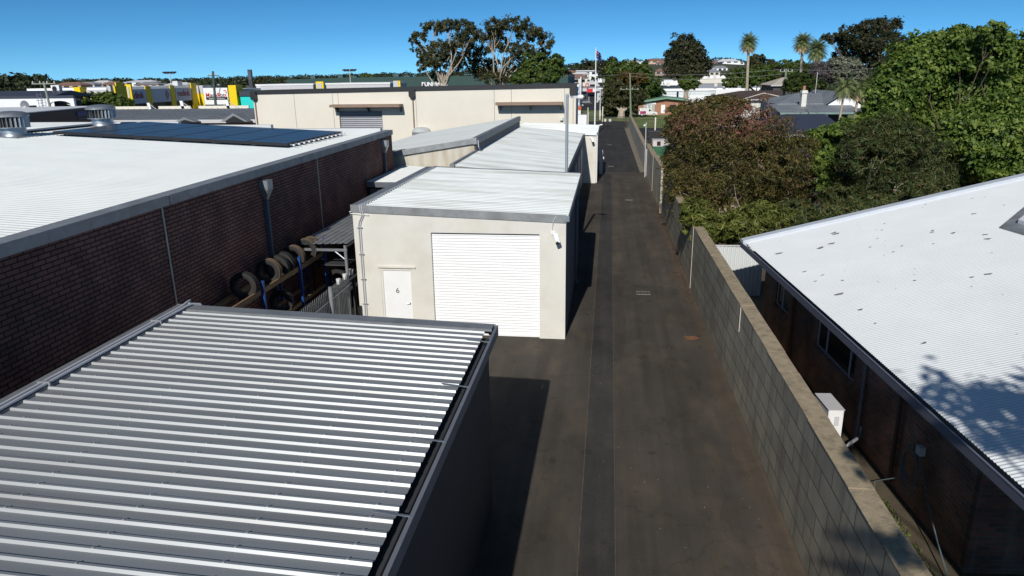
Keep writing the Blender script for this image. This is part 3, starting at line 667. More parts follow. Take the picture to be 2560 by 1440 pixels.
# ================================================================ HOUSE ON THE RIGHT
T = Vector((.0748, -.9972, 0)); S = Vector((.9972, .0748, 0)); O = Vector((4.35, 22.4, 0)); Zv = Vector((0, 0, 1))
def hp(s, t, z): return O+S*s+T*t+Zv*z
def house():
    th = thing('brick_house', tuple(hp(6, 9, 0)), 'brown brick house under a large white corrugated roof right of the block wall', 'house')
    sl = .245
    def rz(s): return 2.70+s*sl
    b = MB(); ribs(b, hp(-.05, 0, rz(-.05)), S*11.2+Zv*11.2*sl, T*19, corr(), .076); b.build('roof_sheet', m_roofH, th)
    b = MB(); ribs(b, hp(11.15, 0, rz(11.15)), S*10-Zv*10*sl, T*19, TRIM, .3); b.build('roof_sheet', m_roofH, th, label='roof slope beyond the ridge')
    g = MB(); g.obox(hp(-.17, -.05, 2.53), S*.015, T*19.2, Zv*.15); g.obox(hp(-.16, -.05, 2.53), S*.13, T*19.2, Zv*.012); g.obox(hp(-.175, -.05, 2.68), S*.035, T*19.2, Zv*.012)
    g.build('gutter', m_navy, th)
    MB().obox(hp(-.02, 0, 2.40), S*.02, T*19, Zv*.2).build('fascia', m_navy, th)
    MB().obox(hp(0, 0, 2.38), S*.6, T*19, Zv*.02).build('eave_lining', mat('eave_lining', (.5, .5, .5), .7), th)
    v = MB(); v.obox(hp(-.15, -.10, 2.58), S*11.3+Zv*11.3*sl, T*.30, Zv*.2); v.build('verge_capping', mat('verge_capping', (.60, .64, .70), .5, .1, var=.06), th)
    # brick wall facing the driveway, built round two windows
    w = MB(); W1 = (1.45, 2.62, 1.15, 2.1); W2 = (4.85, 7.2, 1.15, 2.1)
    t0, t1 = .25, 11.85; sw = .6
    def seg(a, b_, z0, z1): w.obox(hp(sw, a, z0), S*.25, T*(b_-a), Zv*(z1-z0))
    seg(t0, W1[0], 0, 2.38); seg(W1[0], W1[1], 0, W1[2]); seg(W1[0], W1[1], W1[3], 2.38); seg(W1[1], W2[0], 0, 2.38)
    seg(W2[0], W2[1], 0, W2[2]); seg(W2[0], W2[1], W2[3], 2.38); seg(W2[1], t1, 0, 2.38)
    w.build('side_wall', m_brickH, th)
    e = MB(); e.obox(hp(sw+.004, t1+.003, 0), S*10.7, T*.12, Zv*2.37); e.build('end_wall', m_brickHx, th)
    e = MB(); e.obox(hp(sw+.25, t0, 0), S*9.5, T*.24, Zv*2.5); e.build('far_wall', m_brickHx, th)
    for W, spl in ((W1, [.45]), (W2, [.25, .85])):
        a, b_, z0, z1 = W
        f = MB(); fw = .045
        f.obox(hp(sw+.04, a, z0), S*.05, T*(b_-a), Zv*fw); f.obox(hp(sw+.04, a, z1-fw), S*.05, T*(b_-a), Zv*fw)
        for q in [0]+spl+[1]:
            tt = a+(b_-a-fw)*q; f.obox(hp(sw+.04, tt, z0+fw), S*.05, T*fw, Zv*(z1-z0-2*fw))
        wn = f.build('window', mat('window_frame_grey', (.6, .62, .66), .4), th)
        MB().obox(hp(sw+.06, a, z0), S*.008, T*(b_-a), Zv*(z1-z0)).build('pane', m_glass, wn)
        s_ = MB()
        nsl = int((b_-a+.1)/.086)
        for i in range(nsl): s_.obox(hp(sw-.045, a-.05+i*.086, z0-.12), S*.09+Zv*.03, T*.076, Zv*.11)
        s_.build('sill', m_brickH, wn)
    def dp(tt, ztop=2.5): 
        return MB().tube([hp(-.08, tt, 2.52), hp(.1, tt, 2.36), hp(.52, tt, 2.2), hp(.54, tt, .1)], .045)
    dp(7.85).build('downpipe', m_gutter, th)
    dp(3.25).build('downpipe', mat('rust_pipe', (.12, .06, .04), .7), th)
    dp(9.45).build('downpipe', mat('rust_pipe2', (.10, .055, .04), .7), th)
    # raised roof hatch near the ridge
    def rp(q, dz): return [hp(a_, b_, rz(a_)+dz) for a_, b_ in q]
    MB().prism(rp([(5.1, 3.97), (6.9, 2.3), (9.2, 3.6), (8.6, 6.6), (5.2, 5.9)], .012), (0, 0, .05)).build('roof_flashing', m_zincd, th)
    MB().prism(rp([(5.45, 4.05), (6.9, 2.75), (8.9, 3.8), (8.3, 6.2), (5.5, 5.6)], .066), (0, 0, .1)).build('skylight', m_whiter, th)
    # bark and leaf debris stuck in the corrugations
    d = MB()
    for i in range(150):
        s = random.uniform(.4, 9.5); tt = random.uniform(.4, 12.5); L_ = random.choice([.035, .05, .07, .11, .17])*random.uniform(.6, 1.3)
        p = hp(s, tt, rz(s)+.017); a = random.uniform(-.6, .6)
        u = (S*math.cos(a)+T*math.sin(a)); u = u+Zv*sl*u.dot(S); v_ = S*-math.sin(a)+T*math.cos(a); v_ = v_+Zv*sl*v_.dot(S)
        d.poly([p-u*L_*.55, p-u*L_*.3+v_*L_*.42, p+u*L_*.22+v_*L_*.5, p+u*L_*.55, p+v_*-.06*L_])
    d.build('roof_debris', mat('bark_litter', (.22, .205, .21), .9, var=.3), th, ).__setitem__('kind', 'stuff')
house()
def aircon():
    t = thing('air_conditioner', (4.95, 14.1, 0), 'white outdoor air conditioner box between block wall and brick house', 'air conditioner')
    o = Vector((4.50, 14.5, .46)); sc = 1.
    MB().obox(o, S*.30, T*.76, Zv*.76).build('casing', m_whiter, t)
    MB().obox(o+Zv*.76+S*-.015+T*-.015, S*.33, T*.79, Zv*.012).build('lid', m_lgrey, t)
    g = MB(); c = o+S*-.012+T*.36+Zv*.38
    for r in (.08, .15, .22, .27): g.tube([c+T*r*math.cos(a*math.pi/12)+Zv*r*math.sin(a*math.pi/12) for a in range(25)], .006, 5)
    g.build('fan_grille', m_blackm, t)
    MB().obox(o+S*.13+T*.762+Zv*.42, S*.09, T*.012, Zv*.2).build('service_cover', m_lgrey, t)
    b = MB(); b.obox(o-Zv*.46+T*.1, S*.33, T*.06, Zv*.46); b.obox(o-Zv*.46+T*.62, S*.33, T*.06, Zv*.46); b.build('foot', m_blackm, t)
    MB().tube([o+S*.2+T*.76+Zv*.12, o+S*.3+T*1.0+Zv*.05, o+S*.42+T*.92+Zv*.1, hp(.56, 7.95, .25), hp(.56, 7.95, .5)], .035).build('pipe_duct', m_conduit, t)
aircon()
def hose():
    t = thing('hose_reel', tuple(hp(.55, 10.3, 1.2)), 'coiled garden hose hanging on the dark brick side wall of the house', 'garden hose')
    MB().obox(hp(.44, 10.35, 1.25), S*.10, T*.14, Zv*.16).build('hanger', m_lgrey, t)
    b = MB(); m_h = mat('hose_grey', (.11, .15, .17), .45)
    for k in range(4):
        r = .36+.03*k; c = hp(.50-.02*k, 10.15+.03*k, .95-.05*k)
        b.tube([c+T*r*.62*math.cos(a*math.pi/14)+Zv*r*math.sin(a*math.pi/14) for a in range(29)], .011, 6)
    b.build('coil', m_h, t)
    b = MB(); b.tube([hp(.5, 10.35, 1.3), hp(.45, 10.9, .7), hp(.35, 11.6, .3), hp(.2, 12.4, .04), hp(0.2, 13.2, .03), hp(.7, 13.6, .03), hp(1.1, 13.2, .03)], .012, 6)
    b.tube([hp(.5, 10.1, .62), hp(.2, 9.6, .2), hp(-.1, 10.2, .03), hp(.1, 11.2, .03), hp(.05, 12.0, .03), hp(.3, 12.9, .03)], .012, 6)
    b.build('loose_end', m_h, t)
hose()
def side_bits():
    # corrugated fence between wall and house
    t = thing('corrugated_fence', (4.4, 25, 0), 'white corrugated fence panel closing the gap between block wall and house', 'fence')
    b = MB(); ribs(b, (3.56, 25.3, .02), (0, 0, 1.86), (2.0, .1, 0), [(0, 0), (.03, .0), (.055, .03), (.085, .03), (.11, 0)], .14); b.build('panel', m_roofW, t)
    box('top_rail', m_lgrey, t, 3.55, 5.6, 25.31, 25.36, 1.86, 1.9)
    t = box('concrete_block', m_kerb, None, 4.38, 4.52, 11.35, 11.75, 0, .14, label='small pale concrete block on the ground beside the wall by the hose', cat='block')
    b = MB(); b.tube([(4.75, 10.75, .16), (4.75, 10.75, .22)], .02); b.lathe((4.75, 10.75, .1), [(0, 0), (.03, .01), (.035, .06), (0, .09)], 8)
    b.build('tap_marker', mat('orange_plastic', (.75, .09, .04), .5), None, label='tiny bright orange red plastic tip in the dark gap beside the house', cat='marker')
side_bits()
def strip_grass():
    n = 5000; x = RNG.uniform(3.8, 5.4, n); y = RNG.uniform(5.5, 12.5, n)
    keep = (np.sin(x*5)+np.sin(y*3.1)+RNG.normal(size=n)*.6) > -.3; x = x[keep]; y = y[keep]; n = len(x)
    P = np.stack([x, y, np.full(n, .03)], 1); N = RNG.normal(size=(n, 3)); N[:, 2] *= .3; N /= np.linalg.norm(N, axis=1)[:, None]
    cards('grass', P, N, np.full(n, .045), RNG.random(n), leafmat('grass_blades', [(.06, .1, .02), (.16, .2, .05)]), None, .25, label='tufts of green grass in the gap between wall and house', cat='grass', kind='stuff')
strip_grass()
# ================================================================ GAP BETWEEN BRICK WALL AND UNITS
def ap(px, py, X): return at(px, py, X=X)
def rack():
    t = thing('tyre_rack', (-9.3, 18, 0), 'blue and timber tyre storage rack against the brown brick wall', 'rack')
    X = -9.18
    a = ap(600, 775, X); b = ap(810, 622, X); zr = (a.z+b.z)/2
    y0, y1 = 13.2, b.y+.05
    c = MB(); c.box(X-.03, X+.03, y0, y1, zr-.07, zr+.07); c.build('front_rail', m_wood, t)
    c = MB(); c.box(X-.62, X-.56, y0, y1, zr-.07, zr+.05); c.build('rear_rail', m_wood, t)
    c = MB(); c.box(X-.03, X+.03, y0, y1-.2, zr-1.12, zr-1.02); c.build('lower_rail', m_wood, t)
    c = MB(); c.box(X-.62, X-.56, y0, y1-.2, zr-1.12, zr-1.02); c.build('lower_rail', m_wood, t)
    for px, py in ((655, 702), (747, 642), (808, 595)):
        p = ap(px, py, X+.06)
        for dx in (0, -.68): MB().box(X+.03+dx, X+.10+dx, p.y-.04, p.y+.04, 0, p.z-(.35 if dx else 0)).build('post', m_blue, t)
        MB().box(X-.6, X+.05, p.y-.025, p.y+.025, zr-.16, zr-.08).build('cross_bar', m_blue, t)
    return X, zr
RX, RZ = rack()
def tyre(px, py, label, r=.37, wd=.22, m=None):
    X = RX-.30; p = ap(px, py, X); y = p.y; z = RZ+math.sqrt(max(.01, r*r-.29**2))+.03; tilt = random.uniform(-.04, .1)
    t = thing('tyre', (X, y, z), label, 'tyre', 'used tyres on the rack')
    o = bpy.context
    b = MB(); b.lathe((X, y, z), [(r*.60, -wd*.38), (r*.66, -wd*.47), (r*.86, -wd*.5), (r*.975, -wd*.4), (r*.975, wd*.4), (r*.86, wd*.5), (r*.66, wd*.47), (r*.60, wd*.38), (r*.60, -wd*.38)], 32, 'Y'); b.build('carcass', m_tyre, t)
    tr = MB(); n = 40
    for k in range(n):
        a = 2*math.pi*k/n; a2 = a+2*math.pi/n*.78
        for (ya, yb) in ((-.40, -.15), (-.11, .11), (.15, .40)):
            q = lambda rr, an, yy: (X+rr*math.cos(an), y+yy*wd, z+rr*math.sin(an))
            tr.add([q(r*.97, a, ya), q(r*.97, a2, ya), q(r*.97, a2, yb), q(r*.97, a, yb), q(r, a, ya), q(r, a2, ya), q(r, a2, yb), q(r, a, yb)],
                   [(4, 5, 6, 7)[::-1], (0, 1, 5, 4)[::-1], (2, 3, 7, 6)[::-1], (1, 2, 6, 5)[::-1], (3, 0, 4, 7)[::-1]])
    tr.build('tread', m or m_tyre, t); t.rotation_euler = (0, 0, tilt)
tyre(612, 722, 'black tyre nearest the camera, standing alone at the near end of the rack')
tyre(672, 680, 'dusty tan tyre just behind the nearest one on the rack', m=m_tyred)
tyre(693, 668, 'dark tyre in the middle cluster of the rack', .36)
tyre(707, 658, 'dark grey tyre third from the near end of the cluster', .36)
tyre(734, 648, 'tan treaded tyre at the far end of the middle cluster, by the blue post', m=m_tyred)
tyre(764, 622, 'brown treaded tyre beyond the middle blue post', m=m_tyred)
tyre(776, 612, 'farthest tyre on the rack, touching the low metal roof', .36, m=m_tyred)
def low_tyres():
    for y, l in ((15.6, 'black tyre on the lower rails of the rack, half hidden in shade'), (19.0, 'black tyre lying low in the deep shade under the rack rail')):
        t = thing('tyre', (RX-.3, y, RZ-.85), l, 'tyre', 'used tyres on the rack'); r = .36
        MB().lathe((RX-.3, y, RZ-.85), [(r*.60, -.09), (r*.7, -.11), (r, -.09), (r, .09), (r*.7, .11), (r*.60, .09), (r*.60, -.09)], 28, 'Y').build('carcass', m_tyre, t)
low_tyres()
def carport():
    t = thing('skillion_shelter', (-8.9, 24.5, 0), 'low grey metal shelter roof between the brick wall and the numbered unit', 'shelter')
    b = MB(); ribs(b, (-9.8, 20.85, 2.72), (0, 8.2, 0), (1.75, 0, .06), TRIM, .22); b.build('roof_sheet', m_zincd, t)
    for y in (21.0, 24.8, 28.6):
        MB().box(-8.2, -8.12, y-.04, y+.04, 0, 2.7).build('post', m_zinc, t)
    b = MB(); b.box(-9.7, -8.1, 20.95, 21.01, 2.5, 2.58); b.tube([(-8.16, 21, 2.2), (-8.55, 21, 2.52)], .025); b.box(-8.19, -8.13, 20.95, 28.8, 2.6, 2.7); b.build('beam', m_zinc, t)
    t = thing('storage_shelf', (-8.7, 23, 0), 'dim shelf of stacked tyres under the low metal shelter', 'shelf')
    for z in (1.0, 1.9): MB().box(-9.5, -8.3, 21.4, 27, z, z+.04).build('shelf_board', m_dark, t)
    b = MB()
    for y in (21.4, 24, 26.9):
        for x in (-9.5, -8.34): b.box(x, x+.04, y, y+.04, 0, 2.2)
    b.build('frame', m_blackm, t)
    for k in range(5):
        z = .24; y = 21.8+.75*k
        MB().lathe((-8.8, y, 1.04+.33), [(.2, -.09), (.33, -.09), (.33, .09), (.2, .09), (.2, -.09)], 24, 'Y').build('tyre', m_tyre, None, label='tyre on the dim shelf under the low shelter', cat='tyre', group='tyres under the shelter')
carport()
def fence():
    t = thing('palisade_fence', (-7.85, 16.5, 0), 'galvanised palisade security fence with pointed tops beside the numbered unit', 'fence')
    x = -7.85; b = MB(); y = 12.1
    while y < 20.3:
        b.prism([(x-.005, y, .06), (x-.005, y+.055, .06), (x-.005, y+.055, 1.86), (x-.005, y+.0275, 1.98), (x-.005, y, 1.86)], (.012, 0, 0)); y += .125
    b.build('pales', mat('weathered_fence', (.16, .17, .18), .6, .2, var=.2, vs=5), t)
    r = MB(); r.box(x+.01, x+.05, 12, 20.38, 1.62, 1.66); r.box(x+.01, x+.05, 12, 20.38, .25, .29); r.build('rail', m_zincd, t)
    for y in (12.3, 15.4, 18.55): MB().box(x+.05, x+.13, y-.045, y+.045, 0, 2.06).build('post', m_zincd, t)
    for i, (y, z, s, l) in enumerate([(20.2, 1.64, .07, 'small white plastic tub nearest on the shelf behind the palisade fence'), (20.75, 1.64, .07, 'white plastic tub in the middle of the row behind the fence'), (21.3, 1.64, .09, 'largest white tub of the row, farthest behind the fence')]):
        MB().lathe((-8.16, y, z), [(0, 0), (s*.75, 0), (s, .18), (0, .18)], 16).build('plastic_tub', m_whiter, None, label=l, cat='tub')
    t = thing('trestle', (-8.16, 20, 0), 'narrow timber trestle carrying white tubs behind the palisade fence', 'trestle')
    MB().box(-8.3, -7.98, 20.0, 21.6, 1.58, 1.62).build('board', m_dark, t)
    for y in (20.1, 21.5): MB().box(-8.2, -8.12, y-.04, y+.04, 0, 1.58).build('leg', m_dark, t)
fence()

# ================================================================ DRIVEWAY THINGS
def grate(px, py, w_, d_, label):
    p = at(px, py, Z=0); t = thing('drain_grate', (p.x, p.y, .004), label, 'drain grate', 'drain grates in the driveway')
    b = MB(); b.box(p.x-w_/2, p.x+w_/2, p.y-d_/2, p.y-d_/2+.03, .003, .016); b.box(p.x-w_/2, p.x+w_/2, p.y+d_/2-.03, p.y+d_/2, .003, .016)
    n = 9
    for i in range(n+1): x = p.x-w_/2+i*(w_-.02)/n; b.box(x, x+.02, p.y-d_/2+.03, p.y+d_/2-.03, .003, .014)
    b.build('bars', mat('rusty_galv', (.24, .22, .18), .7, .2, var=.25), t)
    MB().quad((p.x-w_/2, p.y-d_/2, .0062), (p.x+w_/2, p.y-d_/2, .0062), (p.x+w_/2, p.y+d_/2, .0062), (p.x-w_/2, p.y+d_/2, .0062)).build('pit', m_black, t)
grate(1608, 733, .50, .42, 'rusty drain grate in the driveway, nearest to the camera')
grate(1573, 500, .46, .40, 'pale drain grate at mid distance in the driveway')
grate(1527, 416, .5, .35, 'small drain grate near the sliding gate posts')
grate(1524, 362, .5, .35, 'far drain grate past the gate posts')
def light_pole():
    p = at(1417, 425, Y=30.2); x = -1.58
    t = thing('light_pole', (x, 30.0, 0), 'grey steel light pole with one short arm behind the numbered unit', 'light pole')
    zt = at(1418, 237, Y=30).z; x = at(1418, 237, Y=30).x
    MB().tube([(x, 30, 0), (x, 30, zt)], .062, 14).build('pole', m_steelpole, t)
    h = MB(); h.lathe((x, 30, zt), [(.066, -.02), (.05, .03), (0, .05)], 14); h.build('pole_cap', m_steelpole, t)
    MB().tube([(x, 30, zt-.06), (x+.30, 30, zt-.07)], .015).build('arm', m_steelpole, t)
    c = (x+.46, 30, zt-.1)
    hd = MB(); hd.box(x+.26, x+.42, 29.93, 30.07, zt-.14, zt-.04); hd.build('lamp_housing', m_lgrey, t)
    MB().lathe((x+.40, 30, zt-.09), [(0, 0), (.075, .03), (.10, .12), (.085, .24), (0, .30)], 16, 'X').build('lamp_head', m_whiter, t)
light_pole()
def gate_posts():
    t = thing('gate_post', (-.53, 57.9, 0), 'pale galvanised gate post with latch on the left side of the driveway', 'gate post')
    MB().box(-.66, -.40, 57.85, 57.97, 0, 1.9).build('post', m_conduit, t)
    b = MB(); 
    for k in range(5): b.tube([(-.78-.05*k*.6, 57.9, .05), (-.78-.05*k*.6, 57.9, 2.1-.05*k)], .012, 6)
    b.build('rods', m_blackm, t)
    MB().box(-.40, -.30, 57.8, 57.9, 1.2, 1.38).build('latch', m_whiter, t)
    t = thing('gate_post', (2.9, 56.2, 0), 'galvanised channel gate post against the block wall', 'gate post')
    MB().box(2.88, 3.02, 56.9, 57.05, 0, 2.1).build('post', m_conduit, t)
    t = thing('camera_pole', (2.82, 56.2, 0), 'thin grey pole with a small white camera on top by the block wall', 'camera pole')
    x = at(1612, 440, Y=56.2).x; zt = at(1615, 312, Y=56.2).z; x2 = at(1615, 312, Y=56.2).x
    MB().tube([(x, 56.2, 0), (x2, 56.2, zt)], .04, 10).build('pole', m_conduit, t)
    b = MB(); b.lathe((x2-.1, 56.15, zt-.04), [(0, -.1), (.09, -.06), (.11, .02), (.05, .07), (0, .08)], 14); b.tube([(x2, 56.2, zt), (x2+.02, 56.1, zt+.14)], .035); b.build('camera', m_whiter, t)
gate_posts()
def gate():
    t = thing('driveway_gate', (.5, 107.5, 0), 'black steel tube gate across the far end of the driveway', 'gate')
    x0 = -6.5; b = MB(); x1 = 2.5; y = 107.3
    x = x0
    while x < x1: b.box(x, x+.035, y-.015, y+.015, .12, 1.62); x += .15
    b.build('bars', m_blackm, t)
    r = MB(); r.box(x0, x1, y-.025, y+.025, 1.62, 1.68); r.box(x0, x1, y-.025, y+.025, .06, .12); r.build('rail', m_blackm, t)
    for x in (x0, -1.9, 2.5): MB().box(x-.05, x+.05, y-.05, y+.05, 0, 1.75).build('post', m_blackm, t)
    for px, w_ in ((1513, .30), (1525, .36)):
        p = at(px, 301, Y=y-.06)
        box('sign_plate', m_cream if px == 1513 else m_lgrey, t, p.x-w_/2, p.x+w_/2, y-.06, y-.03, p.z-.16, p.z+.2)
gate()
def flagpole():
    p = at(1490, 122, Y=96); x = at(1487, 308, Y=96).x
    t = thing('flagpole', (x, 96, 0), 'tall white flagpole with limp dark blue flag near the driveway gate', 'flagpole')
    MB().tube([(x, 96, 0), (x, 96, p.z*.5), (p.x, 96, p.z)], [.11, .085, .05], 10).build('pole', m_white, t)
    MB().lathe((p.x, 96, p.z), [(.0, -.02), (.09, .03), (.1, .08), (0, .16)], 10).build('finial', m_white, t)
    # limp flag: a folded cloth sheet
    k = mpp(p); nx, nz = 10, 12; b = MB(); z1 = p.z-.15; hgt = 30*k; wd = 18*k
    for j in range(nz+1):
        for i in range(nx+1):
            u = i/nx; v = j/nz
            b.v.append((p.x+.05+u*wd*(.55+.45*v)+.03*math.sin(v*9), 96+.16*math.sin(u*9+v*2), z1-v*hgt*(.62+.2*u)-u*hgt*.25))
    for j in range(nz):
        for i in range(nx): b.f.append((j*(nx+1)+i, (j+1)*(nx+1)+i, (j+1)*(nx+1)+i+1, j*(nx+1)+i+1))
    b.smooth = True; fl = b.build('flag', mat('flag_navy', (.008, .015, .11), .7), t)
    me = fl.data; me.materials.append(m_red); me.materials.append(m_white)
    for q in me.polygons:
        j = q.index//nx; i = q.index % nx
        if j < 5 and i < 5: q.material_index = 1 if (j == 2 or i == 2) else (2 if (i+j) % 3 == 0 else 0)
        if (j, i) in ((7, 2), (8, 2), (3, 7), (6, 8), (9, 7)): q.material_index = 2
flagpole()
def white_stack():
    y = 90; a = at(1449, 313, Y=y); b_ = at(1463, 288, Y=y)
    t = thing('white_cabinet', (a.x, y, 0), 'white slatted cabinet beside the end of the far cream building', 'cabinet')
    b = MB(); ribs(b, (a.x-.3, y, 0), (1.15, 0, 0), (0, 0, b_.z), [(0, 0), (.03, -.02), (.06, 0)], .35); b.build('front_panel', m_white, t)
    MB().box(a.x-.3, a.x+.85, y+.02, y+1.2, 0, b_.z+.02).build('casing', m_white, t)
    MB().box(a.x+.95, a.x+1.1, y-.1, y, 0, b_.z+.35).build('post', m_lgrey, t)
white_stack()

# ================================================================ CREAM WAREHOUSE
def warehouse():
    Y = 66; xl, xr = at(632, 240, Y=Y).x, at(1441, 230, Y=Y).x
    zl, zr = at(632, 226, Y=Y).z, at(1441, 208, Y=Y).z
    t = thing('cream_warehouse', ((xl+xr)/2, Y, 0), 'wide cream panel warehouse with black roof edge and two brown awnings', 'warehouse')
    d0 = at(848, 277, Y=Y); d1 = at(955, 277, Y=Y)
    def zt(x): return zl+(zr-zl)*(x-xl)/(xr-xl)-.35
    w_ = MB()
    def pier(a, b, z0): w_.prism([(a, Y, z0), (b, Y, z0), (b, Y, zt(b)), (a, Y, zt(a))], (0, .25, 0))
    cuts = [xl, at(736, 250, Y=Y).x, at(832, 250, Y=Y).x, d0.x]
    for a, b in zip(cuts, cuts[1:]): pier(a, b-.03, 0)
    pier(d0.x, d1.x-.0, d0.z)
    cuts = [d1.x, at(1040, 250, Y=Y).x, at(1236, 250, Y=Y).x, at(1279, 250, Y=Y).x, at(1412, 250, Y=Y).x, xr]
    for a, b in zip(cuts, cuts[1:]): pier(a+.0, b-.03, 0)
    w_.build('wall', m_cream2, t)
    MB().box(xl+.3, xr-.3, Y+.26, Y+4, 0, zl-.5).build('rear_block', m_cream2, t)
    MB().box(xr-.25, xr-.001, Y+.26, Y+4, 0, zr-.4).build('end_wall', m_cream2, t)
    MB().prism([(xl-.15, Y-.12, zl-.35), (xr+.05, Y-.12, zr-.35), (xr+.05, Y-.12, zr), (xl-.15, Y-.12, zl)], (0, .5, 0)).build('roof_edge', m_blackm, t)
    MB().prism([(xl-.15, Y+.38, zl-.1), (xr+.05, Y+.38, zr-.1), (xr+.05, Y+4, zr-.1), (xl-.15, Y+4, zl-.1)], (0, 0, .08)).build('roof_sheet', m_dark, t)
    b = MB(); ribs(b, (d0.x, Y+.18, 0), (d1.x-d0.x, 0, 0), (0, 0, d0.z+.02), [(0, 0), (.06, -.02), (.1, 0)], .18); b.build('roller_door', m_gutter, t)
    for (a, b_) in (((823, 264), (998, 259)), ((1238, 258), (1406, 254))):
        p = at(*a, Y=Y-1.25); q = at(*b_, Y=Y-1.25)
        aw = MB(); aw.box(p.x, q.x, Y-1.25, Y, (p.z+q.z)/2-.24, (p.z+q.z)/2); o = aw.build('awning', m_brown, t)
        br = MB()
        for f in (.04, .5, .96):
            x = p.x+(q.x-p.x)*f; z = (p.z+q.z)/2-.24; br.prism([(x, Y, z), (x, Y-.9, z), (x, Y, z-.5)], (.1, 0, 0))
        br.build('bracket', m_blackm, o)
    for px, py in ((636, 238), (1031, 232), (1432, 225)):
        p = at(px, py, Y=Y)
        h = MB(); h.box(p.x-.28, p.x+.28, Y-.35, Y, p.z-.3, p.z+.3); h.prism([(p.x-.28, Y-.35, p.z-.3), (p.x+.28, Y-.35, p.z-.3), (p.x+.12, Y-.35, p.z-.48), (p.x-.12, Y-.35, p.z-.48)], (0, .35, 0)); h.build('rain_head', m_blackm, t)
        MB().tube([(p.x+.02, Y-.08, p.z-.45), (p.x+.02, Y-.08, 0)], .055, 8).build('downpipe', m_cream2 if px > 1400 else m_brown, t)
    p = at(1404, 302, Y=Y); MB().lathe((p.x, Y-.15, p.z), [(0, 0), (.16, .05), (.16, .28), (0, .32)], 10).build('wall_light', m_whiter, t)
warehouse()

# ================================================================ LEFT BACKGROUND
def facing(name, p0, p1, Y, d, m, parent, **k):
    """box whose front face spans photo corners p0 (upper left) and p1 (lower right) at distance Y"""
    a = at(*p0, Y=Y); b = at(*p1, Y=Y); return box(name, m, parent, a.x, b.x, Y, Y+d, b.z, a.z, **k)
def grey_roof_hall():
    Y = 69; t = thing('grey_roof_hall', (-38, 72, 0), 'long low hall with striped grey iron roof behind the solar panels', 'hall')
    e0 = at(300, 300, Y=Y); e1 = at(640, 303, Y=Y); r0 = at(270, 291, Y=81); r1 = at(640, 271, Y=81)
    ze = 3.75; zr = r1.z
    MB().box(e0.x-14, e1.x-.3, Y+.4, 92, 0, ze-.02).build('wall', m_redbrick, t)
    b = MB(); ribs(b, (e0.x-15, Y, ze), (0, 12, zr-ze), (e1.x-e0.x+15, 0, 0), [(0, 0), (.12, 0), (.16, .06), (.24, .06), (.28, 0)], .76); b.build('roof_sheet', m_greyroof, t)
    b = MB(); ribs(b, (e0.x-15, 93, ze), (0, -12, zr-ze), (e1.x-e0.x+15, 0, 0), TRIM, .76); b.build('roof_sheet', m_greyroof, t, label='rear slope of the grey roof')
    MB().box(e0.x-15, e1.x, Y-.12, Y+.02, ze-.28, ze+.05).build('gutter', m_lgrey, t)
    for a, b_ in ((284, 375), (400, 480), (500, 625)):
        q0 = at(a, 287, Y=81); q1 = at(b_, 287, Y=81); MB().box(q0.x, q1.x, 80.9, 81.1, zr+.02, zr+.34).build('ridge_capping', m_cream2, t)
    for px in (582, 460):
        g0 = at(px, 283 if px == 582 else 293, Y=Y-1.2); wd = 1.45 if px == 582 else 1.1
        m_ = MB(); m_.prism([(g0.x-wd, Y-1.2, ze-.1), (g0.x+wd, Y-1.2, ze-.1), (g0.x, Y-1.2, g0.z)], (0, 4, 0)); m_.build('gable', m_greyroof, t)
        MB().prism([(g0.x-wd*.7, Y-1.23, ze-.1), (g0.x+wd*.8, Y-1.23, ze-.1), (g0.x+.05, Y-1.23, g0.z-.25)], (0, .03, 0)).build('gable_face', m_blackm, t)
grey_roof_hall()
for px, pt, pb, Y, l in ((380, 257, 288, 81, 'white stayed sign post, leftmost of three on the grey striped roof'), (461, 252, 279, 81, 'white stayed post in the middle of the grey roof ridge'), (573, 250, 273, 81, 'short white post at the right end of the grey roof ridge')):
    a = at(px, pt, Y=Y); b = at(px, pb, Y=Y); t = thing('roof_post', (b.x, Y, b.z), l, 'post', 'white posts on the grey roof')
    MB().obox((b.x-.14, Y-.1, b.z-.2), (.36, 0, 0), (0, .2, 0), (-.25, 0, a.z-b.z+.2)).build('post', m_white, t)
    s = MB()
    for dx, dy in ((-1.3, 0), (1.6, .3), (2.2, -.4)): s.tube([(b.x-.1, Y, a.z-.15), (b.x+dx, Y+dy, b.z-.25)], .03, 5)
    s.build('stay', m_lgrey, t)
